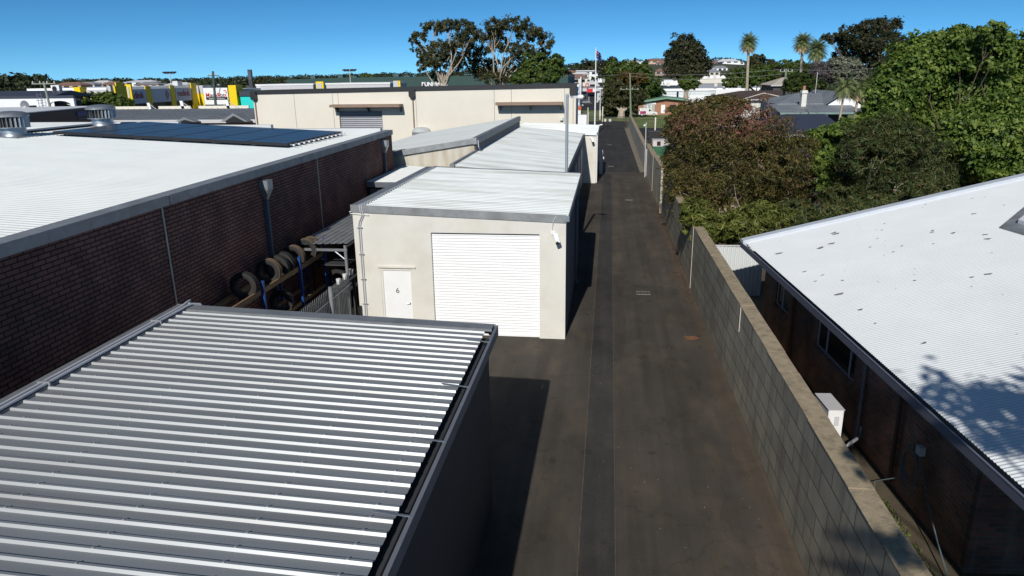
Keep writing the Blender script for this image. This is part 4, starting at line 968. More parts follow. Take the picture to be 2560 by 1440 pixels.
def black_facade():
    t = thing('black_fascia_shop', (-46, 52, 0), 'low shop with long black fascia and pale roof on the far left', 'shop')
    a = at(-60, 286, Y=44); c = at(232, 271, Y=60); a2 = at(-60, 312, Y=44)
    x0, y0 = a.x, 44; x1, y1 = c.x, 60; zt = (a.z+c.z)/2; zb = zt-1.25
    d = Vector((x1-x0, y1-y0, 0)).normalized(); n = Vector((-d.y, d.x, 0))
    MB().obox((x0, y0, 0), d*Vector((x1-x0, y1-y0, 0)).length, n*12, Zv*zb).build('wall', m_cream, t)
    MB().obox(Vector((x0, y0, zb))-n*.6, d*(Vector((x1-x0, y1-y0, 0)).length+.3), n*12.6, Zv*(zt-zb-.02)).build('fascia', mat('fascia_black', (.018, .017, .018), .5), t)
    b = MB(); b.obox(Vector((x0, y0, zt-.02))-n*.65, d*(Vector((x1-x0, y1-y0, 0)).length+.35), n*12.7, Zv*.07); b.build('roof_edge', m_whiter, t)
    s = Vector((x0, y0, 0)).lerp(Vector((x1, y1, 0)), .74)
    r = -n*.62; 
    MB().obox(Vector((s.x, s.y, zb+.62))+r, d*1.5, -n*.03, Zv*.36).build('sign_patch', mat('sign_blue', (.03, .05, .25), .5), t)
    q = MB(); q.obox(Vector((s.x, s.y, zb+.68))+r+d*1.9, d*3.4, -n*.03, Zv*.16); q.obox(Vector((s.x, s.y, zb+.34))+r+d*.1, d*5.3, -n*.03, Zv*.10)
    q.build('sign_strip', mat('sign_faint', (.10, .11, .15), .6, var=.5, vs=4), t)
    p = at(63, 264, Y=58)
    t2 = thing('satellite_dish', (p.x, 58, zt), 'round grey satellite dish on the pale roof of the black fascia shop', 'satellite dish')
    MB().lathe((p.x, 58, p.z), [(0, .12), (.25, .07), (.42, -.02), (.44, -.05), (.42, -.03), (.0, .1)], 20, 'Y').build('dish', m_gutter, t2)
    MB().tube([(p.x, 58.1, zt), (p.x, 58.1, p.z)], .04).build('mast', m_gutter, t2)
    MB().box(p.x+.35, p.x+.75, 58.0, 58.4, p.z-.3, p.z).build('motor_box', m_blackm, t2)
black_facade()
def white_arch_building():
    Y = 74; t = thing('white_arch_building', (-58, 78, 0), 'white building with an arched opening and flat navy roof on the far left', 'building')
    zt = at(90, 246, Y=Y).z; x0 = at(-150, 250, Y=Y).x; x1 = at(184, 250, Y=Y).x
    ax0, ax1 = at(122, 262, Y=Y).x, at(178, 262, Y=Y).x; zs = at(150, 264, Y=Y).z; za = at(146, 252, Y=Y).z
    w_ = MB(); w_.box(x0, ax0, Y, Y+.3, 0, zt)
    n = 12; cx = (ax0+ax1)/2; rr = (ax1-ax0)/2; arc = [(cx-rr*math.cos(math.pi*i/n), Y, zs+(za-zs)*math.sin(math.pi*i/n)) for i in range(n+1)]
    for p, q in zip(arc, arc[1:]): w_.prism([p, q, (q[0], Y, zt), (p[0], Y, zt)], (0, .3, 0))
    w_.box(ax1, x1, Y, Y+.3, 0, zt); w_.build('wall', m_white, t)
    box('recess', m_blackm, t, ax0-.3, ax1+.3, Y+1.2, Y+1.3, 0, za+.2)
    b = MB(); b.prism([(ax0+.2, Y+.5, 0), (ax1, Y+.5, 0), (ax1, Y+.5, zs-.2)]+[(cx+.4-rr*.7*math.cos(math.pi-math.pi*i/8*.5), Y+.5, zs-.2+.35*math.sin(math.pi*.5*i/8)) for i in range(8, 0, -1)]+[(ax0+.2, Y+.5, zs-.6)], (0, .1, 0)); b.build('inner_canopy', m_cream, t)
    box('roof_slab', m_tin, t, x0, x1-5, Y+.3, Y+8, zt-.4, zt+.02); box('parapet', m_tin, t, x0, x1+.1, Y-.06, Y+.3, zt, zt+.28)
    MB().prism([(x0, Y+1, zt+.03), (x0, Y+9, zt+.03), (x0, Y+5, zt+.75)], (x1-x0-4, 0, 0)).build('roof_sheet', m_tin, t)
    p = at(148, 236, Y=80); t2 = thing('air_conditioner', (p.x, 79, zt), 'white air conditioner on the navy roof left of the yellow panel', 'air conditioner')
    MB().box(p.x-.1, p.x+.95, 79, 79.5, zt+.55, zt+1.35).build('casing', m_whiter, t2); MB().lathe((p.x+.35, 78.97, zt+.95), [(.0, 0), (.3, 0), (.3, .03), (0, .03)], 20, 'Y').build('fan', m_blackm, t2)
    MB().box(p.x-.1, p.x+.95, 79, 79.5, zt+.0, zt+.54).build('stand', m_lgrey, t2)
    q = at(95, 250, Y=73.6); t3 = thing('roof_ladder', (q.x, 73.6, 0), 'caged access ladder on the white wall left of the arch', 'ladder')
    l = MB(); zt2 = at(95, 232, Y=73.6).z
    for dx in (0, .5): l.tube([(q.x+dx, 73.6, 0), (q.x+dx, 73.6, zt2)], .03, 5)
    z = .3
    while z < zt2: l.tube([(q.x, 73.6, z), (q.x+.5, 73.6, z)], .02, 4); z += .3
    l.build('ladder', m_gutter, t3)
    c = MB()
    for z in (2.5, 3.3, 4.1, 4.9, 5.7): c.tube([(q.x-.1+.7*i/6, 73.6-.5*math.sin(math.pi*i/6), z) for i in range(7)], .02, 4)
    c.build('cage', m_gutter, t3)
white_arch_building()
def power_pole(name_l, px0, py0, px1, py1, Y, m, arms, top=None, rr=.14):
    a = at(px0, py0, Y=Y); b = at(px1, py1, Y=Y)
    t = thing('power_pole', (b.x, Y, 0), name_l, 'power pole'); dx = (a.x-b.x)/(a.z-b.z)
    MB().tube([(b.x-dx*b.z, Y, 0), (a.x, Y, a.z)], [rr, rr*.7], 8).build('pole', m, t)
    for w_, dz in arms:
        MB().box(a.x-w_/2, a.x+w_/2, Y-.08, Y, a.z-dz-.1, a.z-dz).build('cross_arm', m, t)
        for k in (-.45, -.15, .15, .45):
            MB().lathe((a.x+k*w_, Y-.04, a.z-dz), [(.05, 0), (.07, .08), (.03, .2), (0, .22)], 8).build('insulator', m_lgrey, t)
    return a
power_pole('pale leaning power pole with many insulators, in front of the white arch building', 109, 204, 126, 272, 66, m_pole, [(2.6, .15)])
PA = power_pole('dark green power pole standing in front of the white sign board', 532, 178, 540, 270, 90, mat('dark_pole', (.05, .085, .08), .7), [(1.5, .5)], rr=.2)
t = thing('street_lamp', (PA.x+1.2, 90, PA.z-2), 'small lamp arm fixed to the dark green power pole', 'lamp')
MB().tube([(PA.x+.15, 90, PA.z-3.4), (PA.x+.7, 90, PA.z-2.2), (PA.x+.65, 90, PA.z-1.7)], .05, 6).build('arm', m_gutter, t)
MB().lathe((PA.x+.6, 90, PA.z-1.75), [(0, .2), (.25, .12), (.3, 0), (0, -.05)], 10).build('lamp_head', m_gutter, t)
for px, pt, l in ((425, 183, 'tall floodlight mast above the dark sign panels on the left'), (875, 177, 'tall floodlight mast in front of the dark green store')):
    Y = 170; a = at(px-1, pt, Y=Y); t = thing('floodlight_mast', (a.x, Y, 0), l, 'floodlight mast', 'floodlight masts')
    MB().tube([(a.x, Y, 0), (a.x, Y, a.z)], [.16, .08], 8).build('mast', m_lgrey, t)
    b = MB(); b.box(a.x-1.4, a.x+1.4, Y-.1, Y+.1, a.z-.15, a.z+.05); b.build('cross_arm', m_gutter, t)
    for dx in (-1.3, -.5, .5, 1.3): MB().obox((a.x+dx-.3, Y-.5, a.z), (.6, 0, 0), (0, .9, .1), (0, 0, .3)).build('floodlight', m_blackm, t)
def yellow_complex():
    t = thing('showroom_building', (-78, 112, 0), 'white, grey and yellow showroom block carrying dark sign panels', 'showroom')
    X = -75.
    # receding facade (faces the driveway side), towers and sign panels
    box('white_wing', m_white, t, -92, X-.56, 96.5, 127, 4.02, 6.0)
    box('white_upper', m_white, t, -90, X-1.5, 104, 127, 6.0, 6.6)
    box('shop_front', m_dark, t, X-12.0, X-.6, 97, 126, 0, 4.0)
    def tower(ya, yb, z, name='yellow_tower', m=m_yellow): return box(name, m, t, X-.1, X+.06, ya, yb, 0, z)
    tower(111.3, 112.7, 6.7); tower(118.1, 119.4, 6.7); tower(124.6, 126.3, 7.0); tower(104.2, 105.8, 7.4, 'yellow_tower', m_yellow)
    box('grey_tower', m_lgrey, t, X-3.4, X-2.41, 124.5, 126, 0, 7.4)
    p0 = at(183, 218, Y=95); p1 = at(206, 258, Y=95); box('yellow_panel', m_yellow, t, p0.x, p1.x, 95, 96.4, 0, p0.z)
    p0 = at(206, 226, Y=96.2); p1 = at(272, 258, Y=96.2); box('white_front', m_white, t, p0.x+.02, p1.x, 96.2, 96.49, 0, p0.z)
    box('roof_trim', m_lgrey, t, p0.x+.02, p1.x, 96.1, 96.19, p0.z-.9, p0.z+.1)
    p0 = at(271, 215, Y=96.2); p1 = at(286, 258, Y=96.2); box('grey_panel', m_lgrey, t, p0.x+.02, p1.x, 95.9, 96.4, 0, p0.z)
    p0 = at(286, 215, Y=96.2); p1 = at(297, 258, Y=96.2); box('yellow_panel', m_yellow, t, p0.x+.02, p1.x, 95.9, 98.4, 0, p0.z)
    p0 = at(311, 211, Y=100); p1 = at(329, 230, Y=100); box('yellow_frame', m_yellow, t, p0.x, p1.x, 100, 100.3, 0, p0.z)
    box('grey_infill', m_lgrey, t, p0.x+.35, p1.x-.3, 99.9, 99.99, 5.2, p0.z-.35)
    for (ya, yb), (w1) in (((106, 111.2), 'redink'), ((112.8, 117.9), ''), ((119.5, 124.3), 'redink')):
        s = box('sign_panel', m_signp, t, X-.2, X+.1, ya, yb, 4.05, 6.25); ym = (ya+yb)/2
        if w1:
            text(w1, (X+.12, ym, 5.3), 1.45, (0, 1, 0), (0, 0, 1), m_maroon, s, ext=.02, bold=.025)
            text('HOMES', (X+.12, ym, 4.45), .3, (0, 1, 0), (0, 0, 1), m_ink, s, ext=.02) if 0 else None
        else:
            c = Vector((X+.115, ym+1.6, 5.2)); d = MB()
            for s1, s2 in ((1., .68), (.5, .3)):
                pts = [(0, .95), (.55, 0), (0, -.95), (-.55, 0)]
                for (a0, a1), (b0, b1) in zip(pts, pts[1:]+pts[:1]):
                    d.add([c+Vector((0, a0*s1, a1*s1)), c+Vector((0, b0*s1, b1*s1)), c+Vector((0, b0*s2, b1*s2)), c+Vector((0, a0*s2, a1*s2))], [(0, 1, 2, 3)])
            d.build('diamond_emblem', m_maroon, s)
    # white sign board facing the camera
    Y = 127.; p0 = at(482, 214, Y=Y); p1 = at(494, 270, Y=Y); q = at(506, 214, Y=Y); zm = at(494, 234, Y=Y).z
    zt = p0.z
    box('yellow_panel', m_yellow, t, p0.x, p1.x, Y, Y+3, zm, zt); box('grey_panel', m_lgrey, t, p1.x, q.x, Y, Y+3, zm, zt)
    box('grey_panel', m_lgrey, t, p0.x, p1.x, Y, Y+3, 0, zm-.02); box('yellow_panel', m_yellow, t, p1.x, q.x, Y, Y+3, 0, zm-.02)
    a = at(506, 220, Y=Y); b = at(573, 261, Y=Y)
    s = box('sign_board', m_white, t, a.x+.02, b.x-.02, Y, Y+.4, b.z, a.z)
    k = mpp(at(540, 240, Y=Y)); ll = at(541, 238, Y=Y-.03)
    x = at(514, 238, Y=Y-.03).x
    for ch, m_ in (('M', m_red), ('ac', m_ink), ('W', m_red), ('or', m_ink), ('x', m_red)):
        o = text(ch, (x, Y-.03, ll.z), 14.5*k, (1, 0, 0), (0, 0, 1), m_, s, align='LEFT', ext=.01, bold=.012)
        x += {'M': 11.6, 'ac': 13.2, 'W': 12.3, 'or': 11.6, 'x': 8}[ch]*k
    arc = MB(); c = at(561, 231, Y=Y-.04); arc.tube([(c.x+5*k*math.sin(u), Y-.04, c.z+3.5*k*math.cos(u)+.1) for u in [i*.25-.3 for i in range(12)]], .07, 5); arc.build('swoosh', m_red, s)
    bar0 = at(515, 243, Y=Y-.05); bar1 = at(569, 249, Y=Y-.05); box('sign_bar', m_ink, s, bar0.x, bar1.x, Y-.05, Y-.01, bar1.z, bar0.z)
    text('Apple Sales and Service', ((bar0.x+bar1.x)/2, Y-.06, (bar0.z+bar1.z)/2), 4.4*k, (1, 0, 0), (0, 0, 1), m_white, s, ext=.005)
    a2 = at(573, 213, Y=Y); b2 = at(599, 270, Y=Y); box('yellow_tower', m_yellow, t, a2.x, b2.x, Y-.5, Y+2, 0, a2.z)
    box('board_base', m_blackm, t, a.x, b.x, Y+.1, Y+.5, b.z-1.1, b.z-.01); box('rear_hall', m_lgrey, t, a.x, b.x, Y+.6, Y+14, 0, a.z-.3)
    a3 = at(599, 240, Y=Y); b3 = at(650, 270, Y=Y); box('turquoise_wall', m_turq, t, a3.x, b3.x, Y+.2, Y+14, 0, a3.z)
    box('dark_fascia', m_tin, t, a3.x, b3.x, Y-.1, Y+14, a3.z+.01, a3.z+.8)
yellow_complex()
def pylon(px0, px1, pt, Y, m, name, label, cat, extra=None):
    a = at(px0, pt, Y=Y); b = at(px1, pt, Y=Y); t = thing(name, ((a.x+b.x)/2, Y, 0), label, cat)
    MB().box(a.x, b.x, Y, Y+.5, 0, a.z).build('tower', m, t)
    MB().box(a.x-.1, b.x+.1, Y-.1, Y+.6, 0, .5).build('footing', m_kerb, t)
    return t, a, b
t, a, b = pylon(618, 627, 174, 150, mat('pylon_slate', (.045, .055, .07), .5), 'sign_pylon', 'tall slim dark sign pylon standing against the sky on the left', 'sign pylon')
MB().box(a.x+.15, b.x-.15, 149.95, 149.99, a.z-2.1, a.z-.4).build('face_panel', mat('pylon_face', (.09, .10, .12), .5), t)
def green_store():
    Y = 210; t = thing('green_store', (-60, 220, 0), 'very long dark green warehouse store behind the cream warehouse', 'store')
    a = at(715, 199, Y=Y); m_ = at(860, 194, Y=Y); c = at(1420, 187, Y=Y)
    MB().prism([(a.x, Y, 0), (c.x, Y, 0), (c.x, Y, c.z), (m_.x, Y, m_.z), (a.x, Y, a.z)], (0, 40, 0)).build('wall', m_green, t)
    for p0, p1 in (((776, 190), (788, 196)), ((844, 186), (857, 194)), ((878, 190), (891, 194)), ((983, 185), (997, 194)), ((1010, 189), (1024, 193))):
        u = at(*p0, Y=Y+2); v = at(*p1, Y=Y+2)
        o = MB(); o.box(u.x, v.x, Y+2, Y+4, v.z-.6, u.z); o.build('roof_vent', mat('vent_green', (.05, .10, .10), .6), t)
    k = mpp(at(1080, 210, Y=Y)); p = at(1054, 211, Y=Y-.2)
    text('BUNNINGS', (p.x, Y-.2, p.z), 13*k, (1, 0, 0), (0, 0, 1), m_white, t, align='LEFT', ext=.05, bold=.06)
    s = at(1057, 209, Y=Y-.4); MB().prism([(s.x, Y-.4, s.z-.3), (s.x+.3, Y-.4, s.z-.05), (s.x+.28, Y-.4, s.z+.15), (s.x-.05, Y-.4, s.z-.12)], (0, .1, 0)).build('sign_mark', m_red, t)
green_store()
for i, (p0, p1, fr, l) in enumerate([((640, 211), (783, 218), 0, 'low white parapet building showing over the left part of the black roof edge'), ((815, 208), (975, 216), 0, 'long white parapet building in front of the dark green store')]):
    t = thing('white_shop', tuple(at(p0[0], 250, Y=140)), l, 'building', 'white parapet shops'); a = at(*p0, Y=140); b = at(*p1, Y=140); t.location.z = 0; ORG[t.name] = Vector(t.location)
    MB().box(a.x, b.x, 140, 152, 0, a.z-.3).build('wall', m_lgrey, t); MB().box(a.x-.1, b.x+.1, 139.9, 152.1, a.z-.3, a.z).build('parapet', m_whiter, t)
for i, (p0, p1, l) in enumerate([((789, 204), (809, 218), 'grey panel in a yellow frame left of the long white parapet'), ((983, 202), (1001, 216), 'grey and yellow panel right of the long white parapet')]):
    a = at(*p0, Y=136); b = at(*p1, Y=136); t = thing('advertising_hoarding', ((a.x+b.x)/2, 136, 0), l, 'sign frame')
    MB().box(a.x, b.x, 136, 136.4, 0, a.z).build('frame', m_yellow, t); MB().box(a.x+.25*(1-i), b.x-.35, 135.9, 135.99, 1, a.z-.25*(1-i)-.02).build('panel', m_lgrey, t)
# ================================================================ CENTRE BACKGROUND (across the street)
def car(name, px, py, wpx, Y, kind, m, label, cat, face=1):
    """side-on vehicle; px,py = photo point at the middle of its ground contact"""
    g = at(px, py, Y=Y); L_ = wpx*mpp(g); x0 = g.x-L_/2; z0 = max(0.0, g.z if g.z > .2 else .02)
    t = thing(name, (g.x, Y, z0), label, cat)
    s = L_/4.4; fx = (lambda u: x0+u*L_) if face > 0 else (lambda u: x0+(1-u)*L_)
    prof = {'van': [(.0, .35), (.0, 1.0), (.02, 1.75), (.06, 1.85), (.52, 1.85), (.6, 1.5), (.74, 1.05), (.95, .9), (1., .75), (1., .35)],
            'suv': [(.0, .4), (.0, 1.0), (.05, 1.6), (.12, 1.72), (.6, 1.7), (.75, 1.12), (.96, .98), (1., .8), (1., .4)],
            'ute': [(.0, .45), (.0, 1.05), (.38, 1.05), (.4, 1.7), (.62, 1.7), (.75, 1.12), (.97, 1.0), (1., .8), (1., .45)]}[kind]
    pts = [(fx(u), Y, z0+z*s) for u, z in prof]; b = MB(); b.prism(pts, (0, 1.75*s, 0)); b.build('body', m, t)
    gl = {'van': [(.53, 1.12), (.55, 1.7), (.60, 1.45), (.70, 1.12)], 'suv': [(.08, 1.12), (.14, 1.6), (.58, 1.6), (.7, 1.12)], 'ute': [(.42, 1.12), (.43, 1.6), (.61, 1.6), (.7, 1.12)]}[kind]
    MB().prism([(fx(u), Y-.012, z0+z*s) for u, z in gl], (0, .02, 0)).build('side_window', m_glass, t)
    for u in (.17, .82):
        MB().lathe((fx(u), Y-.03, z0+.33*s), [(0, 0), (.2*s, .0), (.21*s, .03), (.33*s, .03), (.33*s, .22), (0, .22)], 20, 'Y').build('wheel', m_tyre, t)
        MB().lathe((fx(u), Y-.05, z0+.33*s), [(0, 0), (.19*s, 0), (.2*s, .03), (0, .03)], 16, 'Y').build('hubcap', m_lgrey, t)
    hl = fx(.985); MB().box(hl-.05, hl+.05, Y-.01, Y+.3, z0+.62*s, z0+.8*s).build('headlight', m_lgrey, t)
    return t
v = car('small_van', 1620, 290, 46, 134, 'van', m_carw, 'small white delivery van with pink lettering parked on grass by the orange brick house', 'van')
g = at(1608, 281, Y=133.9); MB().box(g.x-.55, g.x+.5, 133.96, 133.985, g.z-.28, g.z+.22).build('side_graphic', mat('magenta_graphic', (.30, .02, .10), .5), v)
car('ute', 1446, 267, 24, 150, 'ute', m_carw, 'white utility vehicle beside the cream warehouse corner across the road', 'ute')
car('suv', 1464, 258, 21, 176, 'suv', m_cars, 'silver four wheel drive parked across the road, left of the flagpole', 'car')
car('suv', 1483, 259, 16, 182, 'suv', m_card, 'dark car parked under the dark shop opening across the road', 'car')
def shops():
    Y = 201; t = thing('commercial_building', (-4, 205, 0), 'grey commercial building with red sign across the road behind the flagpole', 'commercial building')
    a = at(1440, 218, Y=Y); b = at(1515, 262, Y=Y); box('wall', mat('shop_grey', (.20, .21, .23), .7), t, a.x, b.x, Y, Y+14, 0, at(1480, 218, Y=Y).z)
    facing('canopy', (1440, 221), (1500, 228), Y-1.5, 1.49, m_lgrey, t); facing('shop_opening', (1474, 237), (1492, 252), Y-.05, .04, m_black, t); facing('shop_opening', (1455, 238), (1470, 250), Y-.05, .04, m_black, t)
    s = facing('sign', (1467, 222), (1482, 231), Y-1.8, .2, m_red, t); facing('sign_end', (1482, 223), (1487, 230), Y-1.8, .2, m_white, t)
    facing('side_pier', (1493, 222), (1502, 256), Y-.8, .7, m_lgrey, t)
    t = thing('rooftop_building', (-2, 226, 0), 'pale office block rising behind the grey commercial building', 'building')
    facing('wall', (1466, 204), (1513, 260), 226, 10, m_lgrey, t); facing('window_band', (1475, 211), (1487, 217), 225.9, .09, m_glass, t); facing('upper_storey', (1495, 196), (1513, 206), 225, .9, m_white, t)
    c = at(1468, 213, Y=199); t = thing('round_sign', (c.x, 199, 0), 'red ring shaped sign above the grey commercial building', 'sign')
    MB().tube([(c.x+.40*math.cos(i*math.pi/12), 199, c.z+.46*math.sin(i*math.pi/12)) for i in range(25)], .11, 6).build('ring', m_red, t)
    MB().tube([(c.x, 199.1, 0), (c.x, 199.1, c.z-.6)], .07, 6).build('post', m_gutter, t)
shops()
t, a, b = pylon(1441, 1449, 209, 128, m_whiter, 'sign_pylon', 'white and blue pylon sign at the warehouse corner, upper part striped', 'sign pylon')
for i in range(4): MB().box(a.x+.08, b.x-.08, 127.9, 127.99, a.z-1.1-i*1.0, a.z-.5-i*1.0).build('face_panel', mat('pylon_blue', (.25, .33, .45), .5), t)
t, a, b = pylon(1450.5, 1453.5, 192, 132, mat('pylon_white', (.7, .72, .8), .4), 'banner_sign', 'narrow tall white banner sign beside a black pole', 'sign')
x = at(1455, 230, Y=131).x; t = thing('black_pole', (x, 131, 0), 'thin black pole right of the tall banner sign', 'pole'); zt = at(1455, 197, Y=131).z
MB().tube([(x, 131, 0), (x, 131, zt)], .09, 8).build('pole', m_blackm, t); MB().box(x-.2, x+.2, 130.8, 131.2, 0, .1).build('base_plate', m_blackm, t)
t = thing('orange_bollard_sign', tuple(at(1447, 285, Y=112)), 'orange and white sign boards stacked above the white cabinet', 'sign'); t.location.z = 0; ORG[t.name] = Vector(t.location)
facing('board', (1440, 266), (1453, 275), 112, .2, mat('orange_board', (.5, .12, .03), .6), t); facing('board', (1441, 276), (1452, 288), 112, .2, m_whiter, t); a = at(1446, 285, Y=112.1); MB().box(a.x-.1, a.x+.1, 112.1, 112.2, 0, a.z).build('post', m_lgrey, t)
t = thing('street_lamp', (at(1500, 290, Y=128).x, 128, 0), 'street lamp with a white head between flagpole and dark trees', 'street lamp')
a = at(1501, 222, Y=128); b = at(1500, 290, Y=128)
MB().tube([(b.x, 128, 0), (a.x, 128, a.z)], [.12, .08], 8).build('pole', m_lgrey, t)
MB().lathe((a.x-.5, 128, a.z), [(0, 0), (.09, .1), (.14, .5), (.08, .9), (0, .95)], 10, 'X').build('lamp_head', m_whiter, t)
MB().box(b.x-.12, b.x+.12, 127.85, 128.1, 0, 1.6).build('base_sleeve', m_cream2, t)
for px, pt, pb, Y, l in ((1507, 266, 292, 122, 'short pale post on the lawn beside the dark trees'), (1470, 269, 279, 145, 'short sign post on the far lawn left of the flagpole')):
    a = at(px, pt, Y=Y); t = thing('lawn_post', (a.x, Y, 0), l, 'post'); MB().box(a.x-.07, a.x+.07, Y, Y+.14, 0, max(a.z, 1.)).build('post', m_cream2, t)

# ================================================================ RIGHT BACKGROUND
def cottage():
    Y = 142; t = thing('brick_cottage', (at(1640, 280, Y=Y).x, Y, 0), 'low orange brick cottage with green roof edge behind the white van', 'house')
    a = at(1592, 258, Y=Y); r = at(1665, 247, Y=Y); e = at(1720, 252, Y=Y); gz = 0
    b = MB(); b.prism([(a.x+.3, Y, 0), (e.x, Y, 0), (e.x, Y, e.z-.1), (r.x, Y, r.z-.15), (a.x+.3, Y, a.z-.15)], (0, 9, 0)); b.build('wall', m_redbrick, t)
    m_gr = mat('green_fascia', (.16, .30, .22), .6)
    b = MB(); b.prism([(a.x-.3, Y-.8, a.z-.05), (r.x, Y-.8, r.z), (e.x, Y-.8, e.z), (e.x, Y-.8, e.z+.28), (r.x, Y-.8, r.z+.3), (a.x-.3, Y-.8, a.z+.22)], (0, 10.5, 0)); b.build('roof', m_gr, t)
    w_ = facing('window', (1609, 262), (1636, 281), Y-.05, .04, mat('curtain_window', (.42, .45, .43), .4), t); facing('lintel_panel', (1608, 256), (1640, 261), Y-.1, .09, m_white, t)
    for px in (1618, 1627): facing('mullion', (px, 262), (px+1, 281), Y-.09, .03, m_white, w_)
    facing('door', (1653, 262), (1662, 283), Y-.06, .05, m_white, t); facing('window', (1674, 262), (1690, 276), Y-.05, .04, m_glass, t)
cottage()
def big_white():
    t = thing('white_shopping_centre', (30, 215, 0), 'sprawling white and grey flat roofed shopping centre on the right', 'shopping centre')
    Y = 205
    facing('upper_hall', (1640, 201), (1713, 240), Y+12, 25, m_whiter, t); facing('upper_hall', (1745, 196), (1818, 240), Y+14, 25, m_cream2, t)
    facing('roof_band', (1640, 211), (1942, 224), Y+3, 8, mat('centre_roof', (.22, .24, .28), .6), t)
    facing('canopy', (1642, 206), (1712, 213), Y+1, 1.9, m_white, t); facing('front_wall', (1646, 224), (1790, 262), Y, 3, mat('centre_wall', (.50, .55, .55), .7), t)
    facing('parapet', (1646, 222), (1912, 225), Y-.3, .29, m_whiter, t); facing('lower_wall', (1650, 238), (1782, 262), Y-3, 2.9, m_white, t)
    facing('front_wall', (1790, 224), (1908, 262), Y-1, 3, m_whiter, t)
    for a, b in (((1668, 207), (1675, 215)), ((1786, 209), (1793, 216)), ((1808, 211), (1815, 218))): facing('louvre_box', a, b, Y-1.2, 1.1, m_cream2, t)
    for px in (1762, 1778, 1795, 1807):
        c = at(px, 196, Y=Y+16); o = MB(); o.lathe((c.x, Y+16, c.z-.6), [(.9, 0), (.85, .8), (.5, 1.3), (0, 1.45)], 12); o.build('roof_cowl', m_white, t)
    for px in (1700, 1705): facing('roof_plant', (px-5, 192), (px+2, 203), Y+11.5, 2, m_lgrey, t)
big_white()
for p0, p1, l in (((1692, 229), (1696, 244), 'small blue banner sign in front of the white shopping centre'),):
    a = at(*p0, Y=195); b = at(*p1, Y=195); t = thing('blue_sign', (a.x, 195, 0), l, 'sign'); MB().box(a.x, b.x, 195, 195.1, b.z, a.z).build('panel', mat('banner_blue', (.03, .18, .5), .5), t); MB().box(a.x, a.x+.12, 195.1, 195.2, 0, a.z).build('post', m_gutter, t)
def hiproof(t, e0, e1, r0, r1, Y, d, m, zov=0., name='roof', wallm=m_cream, hip=True):
    """photo points of the eave line (at Y) and ridge line (at Y+d/2)"""
    a = at(*e0, Y=Y); b = at(*e1, Y=Y); c = at(*r0, Y=Y+d/2); e = at(*r1, Y=Y+d/2); ze = (a.z+b.z)/2; zr = (c.z+e.z)/2
    q = MB(); V = [(a.x, Y, ze), (b.x, Y, ze), (b.x, Y+d, ze), (a.x, Y+d, ze), (c.x, Y+d/2, zr), (e.x, Y+d/2, zr)]
    q.add(V, [(0, 1, 5, 4), (1, 2, 5), (2, 3, 4, 5), (3, 0, 4), (0, 3, 2, 1)]); ro = q.build(name, m, t)
    MB().box(a.x+.5, b.x-.5, Y+.5, Y+d-.5, 0, ze-.02).build('wall', wallm, t)
    MB().box(a.x-.05, b.x+.05, Y-.1, Y, ze-.16, ze+.02).build('gutter', m_lgrey, t)
    return a, b, ze, zr
t = thing('brown_roof_house', (at(1900, 260, Y=110).x, 112, 0), 'house with dark brown tiled hip roof and pale ridge lines', 'house')
a, b, ze, zr = hiproof(t, (1790, 250), (1966, 247), (1850, 227), (1965, 226), 108, 14, m_brownroof)
c0 = at(1913, 234, Y=109); MB().add([(c0.x-3.2, 107.9, ze+.01), (c0.x+3.2, 107.9, ze+.01), (c0.x, 110, c0.z), (c0.x, 113, c0.z)], [(0, 1, 2), (1, 3, 2), (0, 2, 3)]).build('front_gable', m_brownroof, t)
q = MB(); q.tube([(c0.x-3.2, 107.85, ze+.06), (c0.x, 109.95, c0.z+.05), (c0.x+3.2, 107.85, ze+.06)], .06, 6); q.build('ridge_tiles', m_cream2, t)
